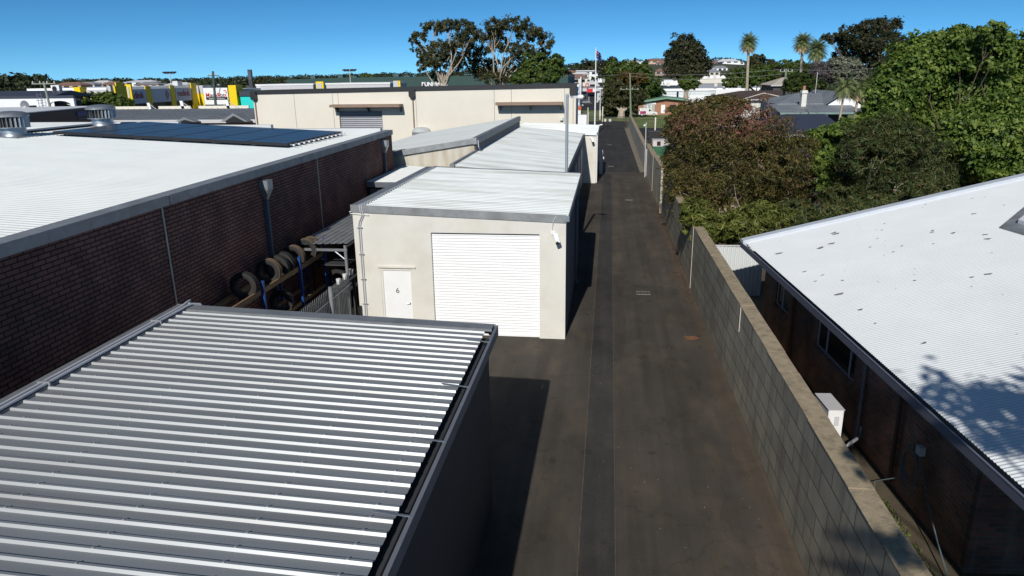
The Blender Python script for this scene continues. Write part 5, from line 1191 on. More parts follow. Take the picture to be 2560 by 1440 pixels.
def grey_cottage():
    t = thing('grey_roof_house', (at(2040, 290, Y=82).x, 84, 0), 'old cottage with grey iron roof, cream chimney and cream gable', 'house')
    a, b, ze, zr = hiproof(t, (1944, 258), (2104, 262), (1990, 233), (2094, 233), 82, 12, m_greyroof)
    # lower verandah skirts
    e0 = at(1950, 284, Y=76); e1 = at(2165, 281, Y=76); zt = ze-.05
    b_ = MB(); x0, x1 = e0.x, e1.x; zf = (e0.z+e1.z)/2
    b_.prism([(x0, 76, zf), (x1, 76, zf), (x1, 82, zt), (x0, 82, zt)], (0, 0, .06)); b_.build('verandah_roof', m_greyroof, t)
    MB().box(x0, x1, 75.9, 76, zf-.12, zf+.03).build('verandah_gutter', mat('green_gutter', (.2, .3, .27), .5), t)
    for px in (2066, 2163): x = at(px, 290, Y=76.2).x; MB().box(x-.07, x+.07, 76.1, 76.25, 0, zf-.1).build('verandah_post', m_white, t)
    MB().box(x0+1, x1-.6, 79.5, 82, 0, zf-.15).build('rear_wall', m_dark, t)
    g0 = at(2070, 262, Y=81); g1 = at(2152, 262, Y=81); gt = at(2113, 236, Y=81)
    MB().prism([(g0.x, 81, zf+.2), (g1.x, 81, zf+.2), (g1.x, 81, g1.z), (gt.x, 81, gt.z), (g0.x, 81, g0.z)], (0, .3, 0)).build('cream_gable', m_white, t)
    MB().add([(g0.x-.3, 80.7, g0.z), (gt.x, 80.7, gt.z+.25), (gt.x, 93, gt.z+.25), (g0.x-.3, 93, g0.z)], [(0, 1, 2, 3)]).build('gable_roof', m_greyroof, t)
    MB().add([(g1.x+.3, 80.7, g1.z), (gt.x, 80.7, gt.z+.25), (gt.x, 93, gt.z+.25), (g1.x+.3, 93, g1.z)], [(3, 2, 1, 0)]).build('gable_roof', m_greyroof, t)
    c = at(2007, 258, Y=80.5); ct = at(2007, 233, Y=80.5); ch = MB(); ch.box(c.x-.24, c.x+.24, 80.1, 80.9, c.z-1.2, ct.z); ch.box(c.x-.31, c.x+.31, 80.0, 81.0, ct.z, ct.z+.15); ch.box(c.x-.26, c.x+.26, 80.06, 80.94, ct.z+.15, ct.z+.3); o = ch.build('chimney', m_cream, t)
    MB().lathe((c.x, 80.5, ct.z+.3), [(.15, 0), (.16, .2), (.11, .45), (0, .45)], 10).build('chimney_pot', m_redbrick, o)
    p = at(2028, 232, Y=75.5); q = at(2024, 281, Y=75.5); t2 = thing('tv_antenna', (q.x, 75.5, 0), 'thin television antenna on a tripod above the grey roof', 'antenna')
    m_ = MB(); m_.tube([(q.x, 75.5, 0), (p.x, 75.5, p.z)], .035, 5); m_.tube([(q.x-.9, 75.5, q.z), (q.x+.05, 75.5, q.z+1.1), (q.x+.9, 75.5, q.z)], .025, 5); m_.build('mast', m_gutter, t2)
    m_ = MB()
    for i in range(5): m_.tube([(p.x-.45+.2*i, 75.1, p.z-.1), (p.x-.45+.2*i, 75.9, p.z-.1)], .015, 4)
    m_.tube([(p.x-.5, 75.5, p.z-.1), (p.x+.5, 75.5, p.z-.1)], .02, 4); m_.build('elements', m_gutter, t2)
grey_cottage()
t = thing('dark_roof_garage', (at(2040, 330, Y=58).x, 58, 0), 'low building with a dark navy blue metal hip roof behind the shrubs', 'house')
hiproof(t, (1935, 336), (2130, 338), (1962, 286), (2062, 284), 54, 14, m_tin, wallm=m_dark)
t = thing('pale_roof_house', (at(1955, 230, Y=150).x, 150, 0), 'small house with a pale skillion roof between the shopping centre and round tree', 'house')
hiproof(t, (1928, 213), (1990, 213), (1955, 194), (2000, 193), 150, 12, mat('pale_tiles', (.5, .45, .38), .7), wallm=m_dark)
p0 = power_pole('greenish timber power pole in front of the dark green trees, centre', 1575, 183, 1577, 287, 128, mat('green_pole', (.20, .25, .17), .8), [(3.2, 2.6)], rr=.17)
p1 = power_pole('tall greenish timber power pole beside the brown roofed house', 1966, 172, 1958, 250, 100, mat('green_pole2', (.20, .25, .17), .8), [(1.6, .3)], rr=.17)
def wire(a, b, sag, label, r=.022):
    pts = [Vector(a).lerp(Vector(b), i/14)-Vector((0, 0, sag*4*(i/14)*(1-i/14))) for i in range(15)]
    MB().tube(pts, r, 4).build('power_line', mat('wire', (.35, .36, .33), .6), None, label=label, cat='power line', group='overhead power lines')
q = at(1380, 187, Y=160); r_ = at(2350, 150, Y=70)
wire(p0, p1, .5, 'overhead line joining the centre pole to the pole by the brown roof'); wire((p0.x, 128, p0.z-.5), (p1.x, 100, p1.z-.6), .6, 'lower of two lines joining the centre pole to the right pole')
wire(p1, r_, .5, 'overhead line running right from the tall pole into the big green tree', .02)
wire(p0, q, .4, 'overhead line running left from the centre pole to the cream warehouse roof'); 
a = at(2152, 163, Y=90); b = at(2150, 232, Y=90); t = thing('radio_mast', (b.x, 90, 0), 'very thin radio mast behind the grey iron roof', 'mast'); a = at(2058, 170, Y=90)
a = at(2044, 180, Y=90); b = at(2038, 232, Y=90); t.location = (b.x, 90, 0); ORG[t.name] = Vector(t.location)
MB().tube([(b.x, 90, 0), (a.x, 90, a.z)], .035, 5).build('mast', m_lgrey, t)
MB().box(b.x-.15, b.x+.15, 89.85, 90.15, 0, .3).build('base', m_kerb, t)
# neighbour's yard beyond the block wall
def yard():
    t = thing('skip_bin', (5.3, 70, 0), 'green metal bin or tank with a white crate on its rim, beyond the block wall', 'bin')
    a = at(1633, 365, Y=62); b = at(1650, 393, Y=62)
    MB().box(a.x, a.x+1.6, 62, 63.6, 0, at(1640, 366, Y=62).z).build('bin_body', mat('bin_green', (.03, .13, .07), .5), t)
    c = MB(); z = at(1640, 366, Y=62).z; c.box(a.x-.05, a.x+1.65, 61.95, 63.65, z, z+.5); c.build('rim_crate', mat('pinkish_white', (.6, .55, .54), .6), t)
    MB().box(a.x+.3, a.x+.6, 61.9, 61.94, z+.08, z+.42).build('opening', m_black, t)
    t = thing('wheelie_bin', (6, 80, 0), 'dark wheelie bin behind the block wall near the asphalt yard', 'bin')
    p = at(1635, 342, Y=80); MB().prism([(p.x-.5, 80, 0), (p.x+.5, 80, 0), (p.x+.6, 80, p.z+.5), (p.x-.6, 80, p.z+.5)], (0, .8, 0)).build('body', m_blackm, t)
    MB().box(p.x-.65, p.x+.65, 79.95, 80.9, p.z+.51, p.z+.62).build('lid', m_dark, t)
    t = thing('black_fence', (12, 108, 0), 'low dark tube fence between the lawn and the asphalt yard on the right', 'fence'); b = MB(); x = 3.6
    while x < 24: b.box(x, x+.03, 108, 108.03, 0, 1.15); x += .3
    b.box(3.6, 24, 107.98, 108.04, 1.15, 1.2); b.build('bars', m_blackm, t); 
    for x in (3.6, 10, 17, 23.9): MB().box(x-.04, x+.04, 107.96, 108.06, 0, 1.3).build('post', m_blackm, t)
    for px in (1639,): 
        a = at(px, 295, Y=100); t = thing('bollard', (a.x, 100, 0), 'short cream bollard on the lawn beyond the small camera pole', 'bollard')
        MB().lathe((a.x, 100, 0), [(.1, 0), (.1, a.z), (.05, a.z+.08), (0, a.z+.1)], 10).build('post', m_cream2, t); MB().lathe((a.x, 100, 0), [(.16, 0), (.16, .08), (.1, .1)], 10).build('footing', m_kerb, t)
    b = MB()
    for i in range(5): b.quad((5+i*2.6, 89, .012), (5.1+i*2.6, 89, .012), (5.1+i*2.6, 94, .012), (5+i*2.6, 94, .012))
    b.build('parking_lines', m_lgrey, origin=(0, 0, 0), kind='structure')
yard()

# ================================================================ TREES
LM_gum = leafmat('gum_leaves', [(.028, .034, .014), (.07, .075, .028), (.14, .12, .05)])
LM_gum2 = leafmat('gum_leaves_dark', [(.018, .024, .013), (.045, .052, .022), (.09, .08, .038)])
LM_dark = leafmat('fig_leaves', [(.018, .032, .010), (.045, .075, .016), (.09, .10, .022)])
LM_green = leafmat('bright_leaves', [(.026, .06, .012), (.11, .18, .03), (.30, .36, .08)], trans=.3)
LM_mid = leafmat('mid_leaves', [(.025, .05, .012), (.075, .12, .022), (.16, .20, .045)])
LM_bottle = leafmat('bottlebrush_leaves', [(.032, .034, .012), (.09, .088, .025), (.165, .145, .04), (.19, .095, .055), (.36, .15, .135)])
LM_feather = leafmat('feathery_leaves', [(.022, .034, .012), (.06, .085, .026), (.12, .15, .05), (.16, .075, .035)])
LM_wattle = leafmat('wattle_leaves', [(.05, .065, .016), (.15, .18, .04), (.32, .33, .08)], trans=.3)
LM_grey = leafmat('grey_green_leaves', [(.09, .10, .075), (.17, .19, .13), (.28, .29, .20)])
LM_greyr = leafmat('grey_twigs', [(.09, .075, .075), (.15, .13, .13), (.21, .19, .18)])
LM_autumn = leafmat('rusty_leaves', [(.04, .045, .010), (.11, .08, .018), (.16, .07, .02)])
def pbl(lst, Y, dy=0., ky=.9):
    out = []
    for i, (px, py, rx, ry) in enumerate(lst): out.append(PB(px, py, rx, ry, Y+dy*random.uniform(-1, 1), ky))
    return out
def ptree(name, px, pyb, Y, lst, n, leaf, m, bark, label, r, dy=0., ky=.9, cat='tree', base_z=0., **kw):
    b = at(px, pyb, Y=Y); return tree(name, (b.x, Y, base_z), pbl(lst, Y, dy, ky), n, leaf, m, bark, label, cat, r, **kw)
# gum group behind the warehouse
ptree('gum_tree', 1108, 210, 122, [(1045, 92, 24, 14), (1080, 66, 30, 14), (1120, 60, 28, 14), (1160, 62, 26, 17), (1062, 125, 24, 16), (1105, 118, 38, 20), (1150, 100, 28, 22), (1080, 148, 30, 20), (1130, 150, 32, 22), (1160, 140, 22, 16), (1052, 160, 12, 14), (1180, 85, 16, 22), (1100, 188, 24, 12)], 14500, .22, LM_gum, m_bark, 'tall open gum tree with pale trunk, left one of the pair behind the warehouse', .34, dy=3, shell=.5, clump=.2, fork=.55, hang=.5)
ptree('gum_tree', 1235, 210, 126, [(1210, 85, 34, 16), (1240, 62, 34, 20), (1290, 55, 42, 16), (1330, 80, 42, 16), (1365, 105, 24, 14), (1195, 120, 32, 18), (1250, 108, 30, 20), (1300, 118, 36, 16), (1200, 160, 32, 24), (1240, 165, 28, 20), (1290, 150, 30, 16), (1350, 130, 26, 14), (1270, 185, 30, 14), (1222, 190, 26, 14)], 17500, .22, LM_gum, m_bark, 'widest gum tree with spreading flat topped crown behind the warehouse', .36, dy=3, shell=.5, clump=.2, fork=.5, hang=.5)
ptree('bushy_tree', 1345, 210, 118, [(1345, 160, 40, 28), (1320, 190, 36, 20), (1385, 170, 26, 26), (1370, 195, 32, 16), (1395, 150, 14, 18), (1300, 200, 26, 12)], 15000, .24, LM_mid, m_bark, 'mid green bushy tree at the right foot of the gum trees', .35, dy=2, shell=.4)
ptree('gum_tree', 1718, 205, 175, [(1712, 112, 34, 24), (1690, 140, 26, 24), (1735, 135, 32, 26), (1700, 170, 36, 24), (1750, 165, 28, 22), (1715, 185, 40, 14)], 17000, .32, LM_gum2, m_bark, 'dark rounded gum tree rising above the shopping centre', .6, dy=3, shell=.5, clump=.22)
# dark trees in the middle
ptree('fig_tree', 1580, 292, 150, [(1545, 172, 32, 20), (1585, 190, 36, 30), (1620, 210, 30, 30), (1635, 235, 26, 24), (1560, 205, 44, 30), (1600, 240, 40, 30), (1545, 240, 30, 34)], 26000, .30, LM_mid, m_barkd, 'large rounded dark green tree behind the centre power pole', .6, dy=3, shell=.6, clump=.2)
ptree('rusty_tree', 1580, 292, 144, [(1590, 198, 26, 16), (1565, 192, 24, 14)], 3200, .26, LM_autumn, m_barkd, 'rust tinted tree top right behind the centre power pole', .25, shell=.5)
ptree('paperbark_tree', 1552, 293, 133, [(1535, 222, 26, 24), (1560, 235, 34, 26), (1590, 240, 26, 22), (1520, 255, 18, 30), (1580, 262, 16, 14)], 14000, .2, LM_gum, m_bark, 'grey green tree with fat twisted pale trunk on the lawn', .7, dy=1.5, fork=.35, shell=.5)
ptree('shrub', 1530, 293, 136, [(1530, 278, 24, 16), (1560, 285, 18, 8)], 3500, .18, LM_dark, m_barkd, 'dark low shrub at the foot of the twisted trunk', .1, cat='shrub')
ptree('small_tree', 1720, 232, 120, [(1712, 205, 18, 12), (1735, 210, 16, 12), (1728, 198, 16, 10), (1716, 218, 12, 8)], 3800, .2, LM_mid, m_bark, 'small thin tree with open crown in front of the white shopping centre', .12, shell=.4, fork=.6)
# right side background trees
ptree('gum_tree', 2190, 200, 130, [(2090, 92, 30, 12), (2130, 78, 34, 16), (2175, 62, 32, 16), (2225, 60, 34, 18), (2120, 110, 30, 16), (2175, 100, 42, 22), (2225, 100, 34, 24), (2270, 108, 26, 10), (2150, 140, 46, 24), (2215, 140, 40, 26), (2100, 145, 22, 22), (2250, 125, 22, 16), (2068, 90, 16, 6)], 24000, .22, LM_gum2, m_barkd, 'tallest very dark gum tree against the sky on the right', .32, dy=3, shell=.45, clump=.22, hang=.5)
ptree('grey_bush_tree', 2090, 215, 105, [(2060, 175, 34, 24), (2040, 190, 22, 18), (2080, 195, 30, 16)], 9000, .14, LM_greyr, m_barkd, 'bare looking purple grey tree left of the silvery one', .2, shell=.4, aspect=.2) if 0 else None
ptree('bare_tree', 2060, 215, 104, [(2058, 178, 34, 24), (2038, 190, 20, 18), (2082, 192, 26, 18)], 9000, .16, LM_greyr, m_barkd, 'leafless looking purple grey tree beside the silvery tree', .2, shell=.3, aspect=.2)
ptree('silvery_tree', 2120, 215, 103, [(2100, 155, 26, 14), (2125, 165, 30, 20), (2140, 185, 20, 18), (2105, 180, 26, 18)], 9000, .17, LM_grey, m_barkd, 'pale silvery green tree between the palms and the big tree', .2, shell=.5)
ptree('round_tree', 2010, 228, 98, [(2005, 208, 38, 22), (2040, 215, 30, 16), (1975, 218, 20, 12)], 9000, .2, LM_dark, m_barkd, 'round dark green tree directly behind the grey iron roof', .25, shell=.6)
ptree('hedge_tree', 1880, 225, 165, [(1850, 190, 30, 18), (1900, 185, 40, 20), (1945, 185, 36, 24), (1990, 175, 30, 20), (1830, 205, 24, 12), (1870, 208, 30, 10), (1965, 160, 20, 10)], 12000, .32, LM_mid, m_barkd, 'broad mixed green trees around the foot of the left palm', .3, dy=4, shell=.6)
ptree('feathery_pine', 1905, 200, 190, [(1905, 150, 10, 14), (1885, 155, 12, 22), (1925, 158, 8, 12)], 3000, .35, LM_gum, m_barkd, 'small feathery pine right of the left palm', .2, shell=.4)
ptree('dark_tree', 2250, 250, 85, [(2180, 230, 34, 26), (2230, 200, 36, 40), (2180, 270, 24, 20)], 14000, .2, LM_dark, m_barkd, 'dark leafy tree filling the gap behind the leaning palms', .3, dy=2, shell=.6)
# palms
def palm(px, pb, pt, Y, rpx, label, n=80, dead=.35, tw=.3, lean=0, droop=1., fm=None, name='palm_tree', group='tall palms'):
    b = at(px+lean, pb, Y=Y); a = at(px, pt, Y=Y); k = mpp(a); R_ = rpx*k
    t = thing(name, (b.x, Y, 0), label, 'palm', group); tb = MB(); P = [Vector((b.x, Y, 0)).lerp(Vector((a.x, Y, a.z)), i/8)+Vector((.0, 0, 0)) for i in range(9)]
    if lean:
        for i in range(9): P[i].x = b.x+(a.x-b.x)*(i/8)**2
    tb.tube(P, [tw*(1.15-.4*i/8) for i in range(9)], 10); tb.build('trunk', m_bark, t)
    fr = MB(); de = MB()
    for i in range(n):
        u = i/n; az = i*2.4; el = 1.4-2.35*u**.85
        d = Vector((math.cos(az)*math.cos(el), math.sin(az)*math.cos(el), math.sin(el))); side = d.cross(Vector((0, 0, 1)));
        side = side.normalized() if side.length > .05 else Vector((1, 0, 0))
        tgt = de if u > 1-dead else fr; L_ = R_*random.uniform(.85, 1.1); seg = 7; pts = []
        p = Vector(a); v = d.copy()
        for s in range(seg+1): pts.append(p.copy()); p = p+v*(L_/seg); v = (v+Vector((0, 0, -.17*droop))).normalized()
        for s in range(1, seg+1):
            w_ = L_*.36*math.sin(math.pi*(s/seg)**.7*.93+.1)
            for sg in (-1, 1):
                for h in (0, .33, .66):
                    c = pts[s-1].lerp(pts[s], h); q = pts[s-1].lerp(pts[s], h+.3); dr = (pts[s]-pts[s-1]).normalized()
                    tip = c+side*sg*w_+dr*w_*.55+Vector((0, 0, -.28*w_)); tgt.add([c, q, tip], [(0, 1, 2)])
    if fm is None: fm = (mat('palm_green', (.17, .21, .08), .6, var=.3), mat('palm_dead', (.48, .38, .22), .8, var=.3))
    fr.build('fronds', fm[0], t)
    if de.v: de.build('dead_fronds', fm[1], t)
palm(1872, 195, 107, 140, 31, 'palm with brown skirt standing alone left of the pair', tw=.27)
palm(2007, 180, 106, 132, 32, 'palm with brown skirt just left of the dark gum tree', tw=.27)
palm(2043, 175, 125, 128, 36, 'shorter fuller palm right behind the second tall palm', dead=.1, name='date_palm', tw=.3)
palm(2113, 310, 218, 62, 42, 'leaning palm with drooping fronds in front of the cream gable', lean=-18, dead=.12, tw=.10, n=34, droop=1.7, name='leaning_palm', group='leaning palms')
palm(2148, 300, 222, 63, 42, 'second leaning palm with a hanging brown skirt, right of the cream gable', lean=-14, dead=.25, tw=.11, n=34, droop=1.7, name='leaning_palm', group='leaning palms')
# left background trees
ptree('round_tree', 262, 275, 86, [(215, 265, 28, 14), (240, 250, 34, 16), (270, 250, 34, 17), (300, 262, 30, 18), (260, 268, 50, 14), (332, 272, 16, 9)], 15000, .22, LM_mid, m_barkd, 'round dense green tree in front of the yellow and grey showroom', .3, shell=.7, dy=1)
ptree('small_tree', 646, 215, 160, [(644, 207, 9, 10), (652, 194, 5, 5), (652, 210, 8, 7)], 1500, .3, LM_gum, m_barkd, 'small tree at the left end of the black roof edge', .15, shell=.4)
ptree('distant_tree', 918, 196, 270, [(918, 191, 16, 5)], 900, .6, LM_mid, m_barkd, 'distant tree top just over the dark green store roof', .3, shell=.5)
# ---- near right: bottlebrush, feathery shrub, big green tree
def tb(P, T):
    z = P[:, 2]; pink = np.clip((z-4.5)/1.1, 0, 1)*np.clip((8.6-P[:, 0])/1.4, 0, 1)*(np.sin(P[:, 0]*2.3)+np.sin(P[:, 1]*1.9+1)+2.4)/3.4
    r = RNG.random(len(T)); return np.where(r < .05+pink*.6, .72+.3*T, T*.62)
BB = [(1775, 325, 100, 60), (1855, 330, 110, 70), (1740, 400, 75, 85), (1850, 420, 130, 100), (1940, 400, 95, 90), (1740, 480, 70, 60), (1830, 500, 110, 70), (1940, 490, 100, 60), (1990, 440, 60, 70), (1690, 430, 32, 75)]
b0 = at(1840, 560, Y=32)
bb_ = tree('bottlebrush', (b0.x, 34, 0), pbl(BB, 34.5, 2.0, .75), 98000, .078, LM_bottle, m_bark, 'large rounded bottlebrush shrub with pink tips overhanging the block wall', 'shrub', .22, shell=.62, clump=.17, per=34, tintf=tb, aspect=.22, fork=.35)
tw_ = MB()
for a_, b_, r_0 in (((1848, 600), (1882, 540), .05), ((1790, 590), (1800, 520), .03), ((1860, 560), (1895, 520), .018), ((1850, 520), (1835, 460), .012)):
    limb(tw_, at(*a_, Y=30.4), at(*b_, Y=31.4), r_0, r_0*.3, .08)
tw_.build('bare_branches', m_bark, bb_)
tree('bottlebrush', (at(1730, 260, Y=60).x, 60, 0), pbl([(1730, 285, 60, 30), (1790, 265, 50, 26), (1700, 320, 40, 40), (1845, 262, 30, 20)], 58, 2, .7), 16000, .13, LM_bottle, m_barkd, 'olive shrub crown behind and left of the pink tipped bottlebrush', 'shrub', .2, shell=.55, tintf=lambda P, T: T*.75, aspect=.3)
tree('feathery_shrub', (at(2200, 500, Y=31).x, 32, 0), pbl([(2180, 390, 80, 66), (2220, 345, 100, 55), (2280, 400, 85, 75), (2160, 460, 110, 75), (2270, 480, 90, 60), (2110, 500, 56, 50), (2350, 460, 40, 50), (2180, 525, 80, 30)], 32, 2.2, .8), 62000, .095, LM_feather, m_bark, 'dark olive feathery shrub right of the bottlebrush with bare twigs', 'shrub', .2, shell=.55, clump=.16, per=30, aspect=.16, fork=.3, tintf=lambda P, T: np.where(RNG.random(len(T)) < .1, .8+.2*T, T*.7))
tree('leafy_shrub', (at(2080, 350, Y=37).x, 38, 0), pbl([(2060, 350, 36, 34), (2120, 322, 48, 22), (2062, 405, 30, 50), (2170, 308, 44, 20), (2070, 460, 26, 30)], 34, 1.2, .8), 15000, .11, LM_green, m_barkd, 'bright green leafy shrub in the gap between the two olive shrubs', 'shrub', .12, shell=.55)
def wt(lst, Y, n, label, bx_):
    tree('wattle_shrub', (bx_, Y, 0), pbl(lst, Y, .6, .8), n, .11, LM_wattle, m_bark, label, 'shrub', .07, shell=.5, clump=.2, aspect=.16, fork=.3)
wt([(1735, 525, 34, 30), (1770, 560, 48, 40), (1725, 548, 26, 32)], 27.6, 7500, 'yellow green wattle shrub leaning over the top of the block wall', 4.4)
wt([(1820, 590, 34, 26), (1850, 560, 50, 36), (1900, 540, 52, 36), (1955, 545, 46, 26)], 27.8, 9500, 'long leaved olive shrub just behind the far corner of the white house roof', 5.6)
tree('low_shrub', (at(2050, 560, Y=27).x, 28.5, 0), pbl([(2020, 560, 60, 30), (2100, 535, 80, 26), (1990, 520, 50, 24), (2200, 510, 90, 26), (2330, 480, 60, 30)], 28.5, 1, .8), 12000, .10, LM_feather, m_barkd, 'low dark shrub running along the far edge of the white house roof', 'shrub', .07, shell=.5, aspect=.2)
BT = [(2300, 170, 80, 60), (2370, 130, 90, 55), (2470, 130, 90, 50), (2240, 240, 70, 60), (2340, 240, 110, 90), (2460, 230, 110, 90), (2230, 310, 60, 40), (2380, 340, 110, 80), (2480, 340, 110, 90), (2440, 420, 90, 60), (2540, 420, 80, 60), (2580, 210, 70, 90), (2180, 290, 36, 26), (2400, 90, 40, 24), (2480, 80, 34, 24)]
tree('leafy_tree', (at(2430, 480, Y=44).x, 44, 0), pbl(BT, 44, 3, .75), 160000, .112, LM_green, m_barkd, 'huge bright green leafy tree filling the upper right', 'tree', .13, shell=.62, clump=.18, per=30, aspect=.55)
tree('leafy_tree', (at(2620, 400, Y=52).x, 52, 0), pbl([(2600, 140, 70, 60), (2640, 260, 90, 120), (2580, 330, 60, 60)], 52, 2, .75), 26000, .13, LM_green, m_barkd, 'green tree cut by the right edge of the photo', 'tree', .4, shell=.6)
# tree behind the camera whose shadow falls on the house roof
tree('garden_tree', (7.4, -2.5, 0), [((2.85, -.9, 9.3), (.5, .75, .4)), ((2.45, -3.6, 9.3), (.4, .55, .35)), ((4.9, .1, 9.3), (1.2, 1.2, .8)), ((5.6, .2, 9.0), (1.3, 1.4, .9)), ((7.2, -.4, 9.6), (1.6, 1.5, 1.1)), ((8.9, -.2, 9.3), (1.5, 1.5, 1.0)), ((6.4, -2.6, 8.8), (1.6, 1.6, 1.0)), ((8.4, -2.8, 9.0), (1.7, 1.6, 1.1)), ((4.6, -3.6, 7.6), (.9, .9, .6)), ((4.3, -5.2, 6.8), (.6, .7, .5)), ((10.2, -1.4, 9.0), (1.3, 1.4, .9))], 9000, .12, LM_mid, m_barkd, 'garden tree beside the near end of the white house roof', 'tree', .25, shell=.35, clump=.28, aspect=.5)
# fallen leaves at the wall foot
n = 900; yy = RNG.uniform(24, 44, n); xx = 3.15-np.abs(RNG.normal(size=n))*.22-.0*yy
cards('fallen_leaves', np.stack([xx, yy, np.full(n, .014)], 1), np.stack([RNG.normal(size=n)*.2, RNG.normal(size=n)*.2, np.ones(n)], 1), np.full(n, .035), RNG.random(n), leafmat('fallen_leaf', [(.16, .05, .035), (.28, .10, .06), (.2, .13, .07)]), None, .3, label='reddish fallen leaves scattered along the foot of the block wall', cat='leaves', kind='stuff')
n = 130; yy = RNG.uniform(8, 50, n); xx = RNG.uniform(-1.6, 3.0, n)
cards('leaf_litter', np.stack([xx, yy, np.full(n, .014)], 1), np.stack([RNG.normal(size=n)*.2, RNG.normal(size=n)*.2, np.ones(n)], 1), np.full(n, .025), RNG.random(n), leafmat('litter_leaf', [(.2, .15, .1), (.3, .24, .16), (.12, .2, .05)]), None, .4, label='sparse tiny dry leaves lying about on the driveway asphalt', cat='leaves', kind='stuff')

NH = [(1320+120, 195, 300, 9, 4, 1, 1, 'cream villa with low walls just left of the white two storey house', 1, False),
 (1468, 178, 420, 12, 4, 0, 2, 'white modern two storey house with stacked balconies left of the flagpole', 3, True),
 (1452, 185, 380, 8, 3, 1, 2, 'small cream house close to the warehouse roof end', 1, False),
 (1520, 157, 860, 17, 6, 0, 3, 'white house with dark hip roof on the crest right of the flag', 1, False),
 (1548, 161, 880, 15, 4, 0, 2, 'flat white crest house directly above the dark green tree', 1, True),
 (1580, 154, 870, 17, 6, 0, 0, 'white crest house left of the hill top pine', 1, False),
 (1608, 155, 860, 22, 5, 0, 2, 'long white flat roofed house on the crest', 2, True),
 (1637, 152, 850, 24, 7, 3, 1, 'peach coloured two storey house with balconies on the crest', 2, False),
 (1655, 158, 800, 12, 5, 4, 1, 'brick house just below the peach house', 1, False),
 (1822, 153, 850, 24, 7, 0, 2, 'wide white hilltop house right of the dark rounded gum', 2, False),
 (1790, 158, 850, 14, 6, 3, 1, 'peach hilltop house touching the dark rounded gum', 1, False),
 (1845, 156, 860, 14, 4, 0, 0, 'smaller white hilltop house left of the left palm', 1, False),
 (1935, 166, 700, 16, 6, 0, 3, 'white house with dark roof right of the left palm', 1, False),
 (1660, 178, 520, 12, 5, 4, 1, 'brown brick house halfway up the hill above the power line', 1, False),
 (1680, 170, 600, 9, 4, 3, 1, 'small peach house halfway up the hill left of the dark gum', 1, False),
 (1780, 180, 480, 10, 5, 1, 0, 'cream house halfway up the hill right of the dark gum', 1, False),
 (1800, 170, 620, 12, 5, 0, 0, 'white mid hill house under the wide hilltop one', 1, False),
 (1420, 182, 420, 9, 4, 1, 1, 'cream house peeping out at the right foot of the gum trees', 1, False),
 (1500, 172, 640, 10, 4, 0, 2, 'tiny white house directly right of the flagpole', 1, False),
 (1885, 168, 640, 10, 4, 3, 1, 'peach house hidden partly by the left palm trunk', 1, False)]
LH = [(165, 213, 420, 20, 5, 3, 1, 'wide peach house on the left skyline above the white arch building', 1), (210, 212, 430, 14, 5, 0, 0, 'white house on the left skyline above the yellow panel', 1), (250, 206, 520, 14, 4, 0, 2, 'white house on the left skyline, right of the clump of dark trees', 1),
 (275, 210, 430, 12, 4, 4, 1, 'small brick house on the left skyline near the grey tower', 1), (345, 205, 560, 26, 4, 0, 2, 'longest white roofed house on the left skyline', 1), (365, 211, 460, 18, 4, 3, 0, 'peach house below the longest white roofed house', 1), (440, 212, 420, 16, 4, 0, 2, 'white house behind the middle dark sign panel', 1)]
# ---- far woodland and houses on the hill
def woods():
    P = []; N = []; T_ = []; S_ = []
    HS = [(h[0], h[1], h[2], h[3]/h[2]*1776/2+3) for h in NH+LH]
    def blob(c, r, k):
        v = (np.array([c[0], c[1], c[2]+r*.85-H]) @ MM); qx = 1280+F*v[0]/v[2]; qy = 720+F*v[1]/v[2]; rp_ = r*F/v[2]
        for hx, hy, hD, hw in HS:
            if abs(qx-hx) < hw+rp_*.7 and c[1] < hD+5 and qy < hy+7: return
        d = RNG.normal(size=(k, 3)); d[:, 2] = np.abs(d[:, 2]); d /= np.linalg.norm(d, axis=1)[:, None]
        rr = r*(.75+.35*RNG.random(k)); P.append(np.array(c)+d*rr[:, None]*np.array([1, 1, .85])); nn = d+RNG.normal(size=(k, 3))*.5; N.append(nn/np.linalg.norm(nn, axis=1)[:, None])
        T_.append(RNG.random(k)*.5+RNG.random()*.5); S_.append(np.full(k, r*.2))
    for i in range(2300):
        px = random.uniform(-700, 3600); D = random.uniform(340, 1000)
        if random.random() < .35: D = random.uniform(780, 905)
        q = hill_pt(px, min(D, 900)); r = random.uniform(2.5, 6.0)
        if D > 900: q.z -= (D-900)*.02; q.y = D
        if px < 420: r *= 1.25
        blob((q.x, q.y, q.z+r*.35), r, 46)
    for i in range(500):
        px = random.choice([random.uniform(1400, 3300), random.uniform(-600, 700)]); D = random.uniform(225, 340); p = at(px, 300, Y=D); r = random.uniform(1.8, 4.)
        blob((p.x, D, r*.5), r, 40)
    for i in range(60):    # taller trees on the left skyline
        px = random.uniform(-100, 150); D = random.uniform(250, 420); p = at(px, 300, Y=D); r = random.uniform(4, 6.0); blob((p.x, D, r*.5+3), r, 60)
    P_, N_, TT, SS = map(np.concatenate, (P, N, T_, S_))
    cards('woodland', P_, N_, SS, np.clip(TT, 0, 1), leafmat('woodland_leaves', [(.016, .026, .014), (.035, .05, .02), (.07, .075, .03)], trans=.1), None, .7, label='far hillside woodland filling the gaps between the distant houses', cat='woodland', kind='stuff')
woods()
m_fw = [m_white, m_cream2, m_lgrey, mat('peach_render', (.55, .40, .30), .8), mat('pale_brick', (.38, .28, .22), .8)]
m_fr = [mat('far_roof_grey', (.25, .26, .28), .6), mat('far_roof_terracotta', (.25, .14, .11), .8), mat('far_roof_white', (.65, .66, .68), .6), m_tin]
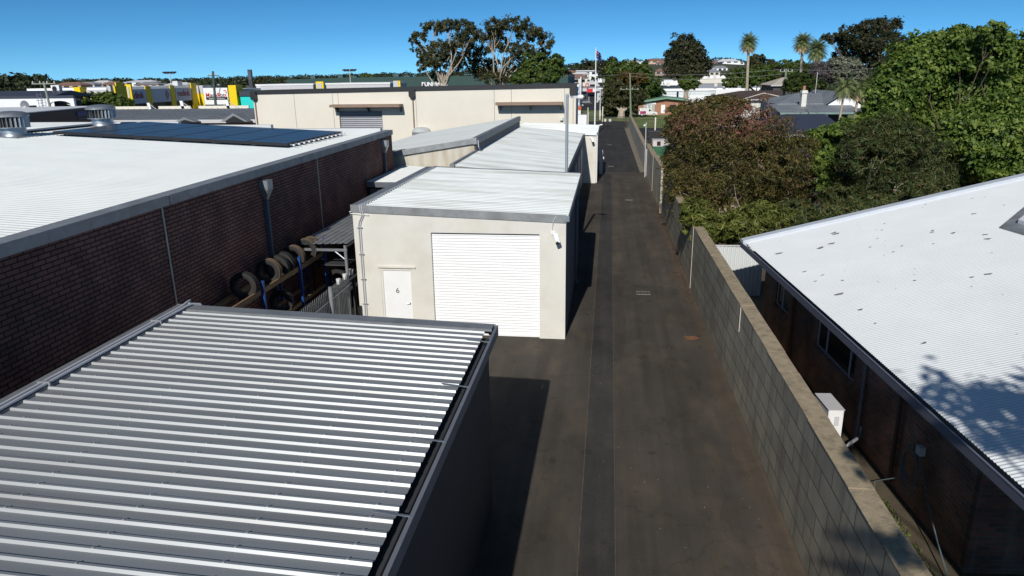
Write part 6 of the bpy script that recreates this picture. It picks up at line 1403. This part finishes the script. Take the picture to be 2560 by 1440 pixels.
def far_house(px, py, D, w_, h_, wm, rm, label, group=None, st=1, flat=False):
    if D > 320: q = hill_pt(px, D)
    else: q = at(px, 300, Y=D); q.z = 0
    p = at(px, py, Y=D); zb = q.z-1; zt = max(p.z, zb+2.6); x0 = p.x-w_/2; x1 = p.x+w_/2; d = w_*.6
    t = thing('hill_house', (p.x, D, zb), label, 'house', group)
    MB().box(x0, x1, D, D+d, zb, zt).build('wall', wm, t)
    if flat: MB().box(x0-.5, x1+.5, D-.6, D+d+.3, zt, zt+.5).build('roof', rm, t)
    else:
        hh = h_*.35; MB().add([(x0-.5, D-.5, zt), (x1+.5, D-.5, zt), (x1+.5, D+d+.5, zt), (x0-.5, D+d+.5, zt), (x0+d*.4, D+d/2, zt+hh), (x1-d*.4, D+d/2, zt+hh)], [(0, 1, 5, 4), (1, 2, 5), (2, 3, 4, 5), (3, 0, 4), (0, 3, 2, 1)]).build('roof', rm, t)
    for s in range(st):
        z = zt-1.7-2.9*s
        if z < zb: break
        for f in (.1, .42, .72): MB().box(x0+w_*f, x0+w_*(f+.18), D-.06, D-.01, z, z+1.2).build('window', m_glass, t)
for px, py, D, w_, h_, wi, ri, l, st, fl in NH: far_house(px, py, D, w_, h_, m_fw[wi], m_fr[ri], l, 'houses on the hill', st, fl)
for px, py, D, w_, h_, wi, ri, l, st in LH: far_house(px, py, D, w_, h_, m_fw[wi], m_fr[ri], l, 'houses on the left skyline', st)
for i, (px, pt, Y, k) in enumerate([(1588, 143, 700, 1), (1508, 150, 420, 0), (1533, 142, 520, 0), (1615, 147, 760, 1), (1410, 168, 380, 0), (1470, 150, 480, 0), (2380, 150, 300, 0)]):
    if i == 6: continue
    p = at(px, pt, Y=Y); z0 = hill_pt(px, Y).z; h = max(6, p.z-z0); t = thing('hill_tree', (p.x, Y, z0), ['dark conical pine standing on the hill crest', 'dark tree beside the limp flag', 'spindly tree left of the white crest house', 'small dark conical pine on the crest right of the first', 'dark tree on the hill just right of the gum group', 'broad dark tree on the skyline left of the flag', ''][i], 'tree')
    MB().tube([(p.x, Y, z0-.5), (p.x, Y, p.z-h*.2)], .3, 6).build('trunk', m_barkd, t)
    rx = h*.22 if k else h*.4
    bl = [((p.x, Y, z0+h*(.3+.15*j)), (rx*(1.1-.22*j), rx*(1.1-.22*j), h*.14)) for j in range(5)] if k else [((p.x, Y, z0+h*.7), (rx, rx, h*.3)), ((p.x+rx*.4, Y, z0+h*.5), (rx*.8, rx*.8, h*.2))]
    crown(t, bl, 900, .9, LM_gum2, clump=.3)
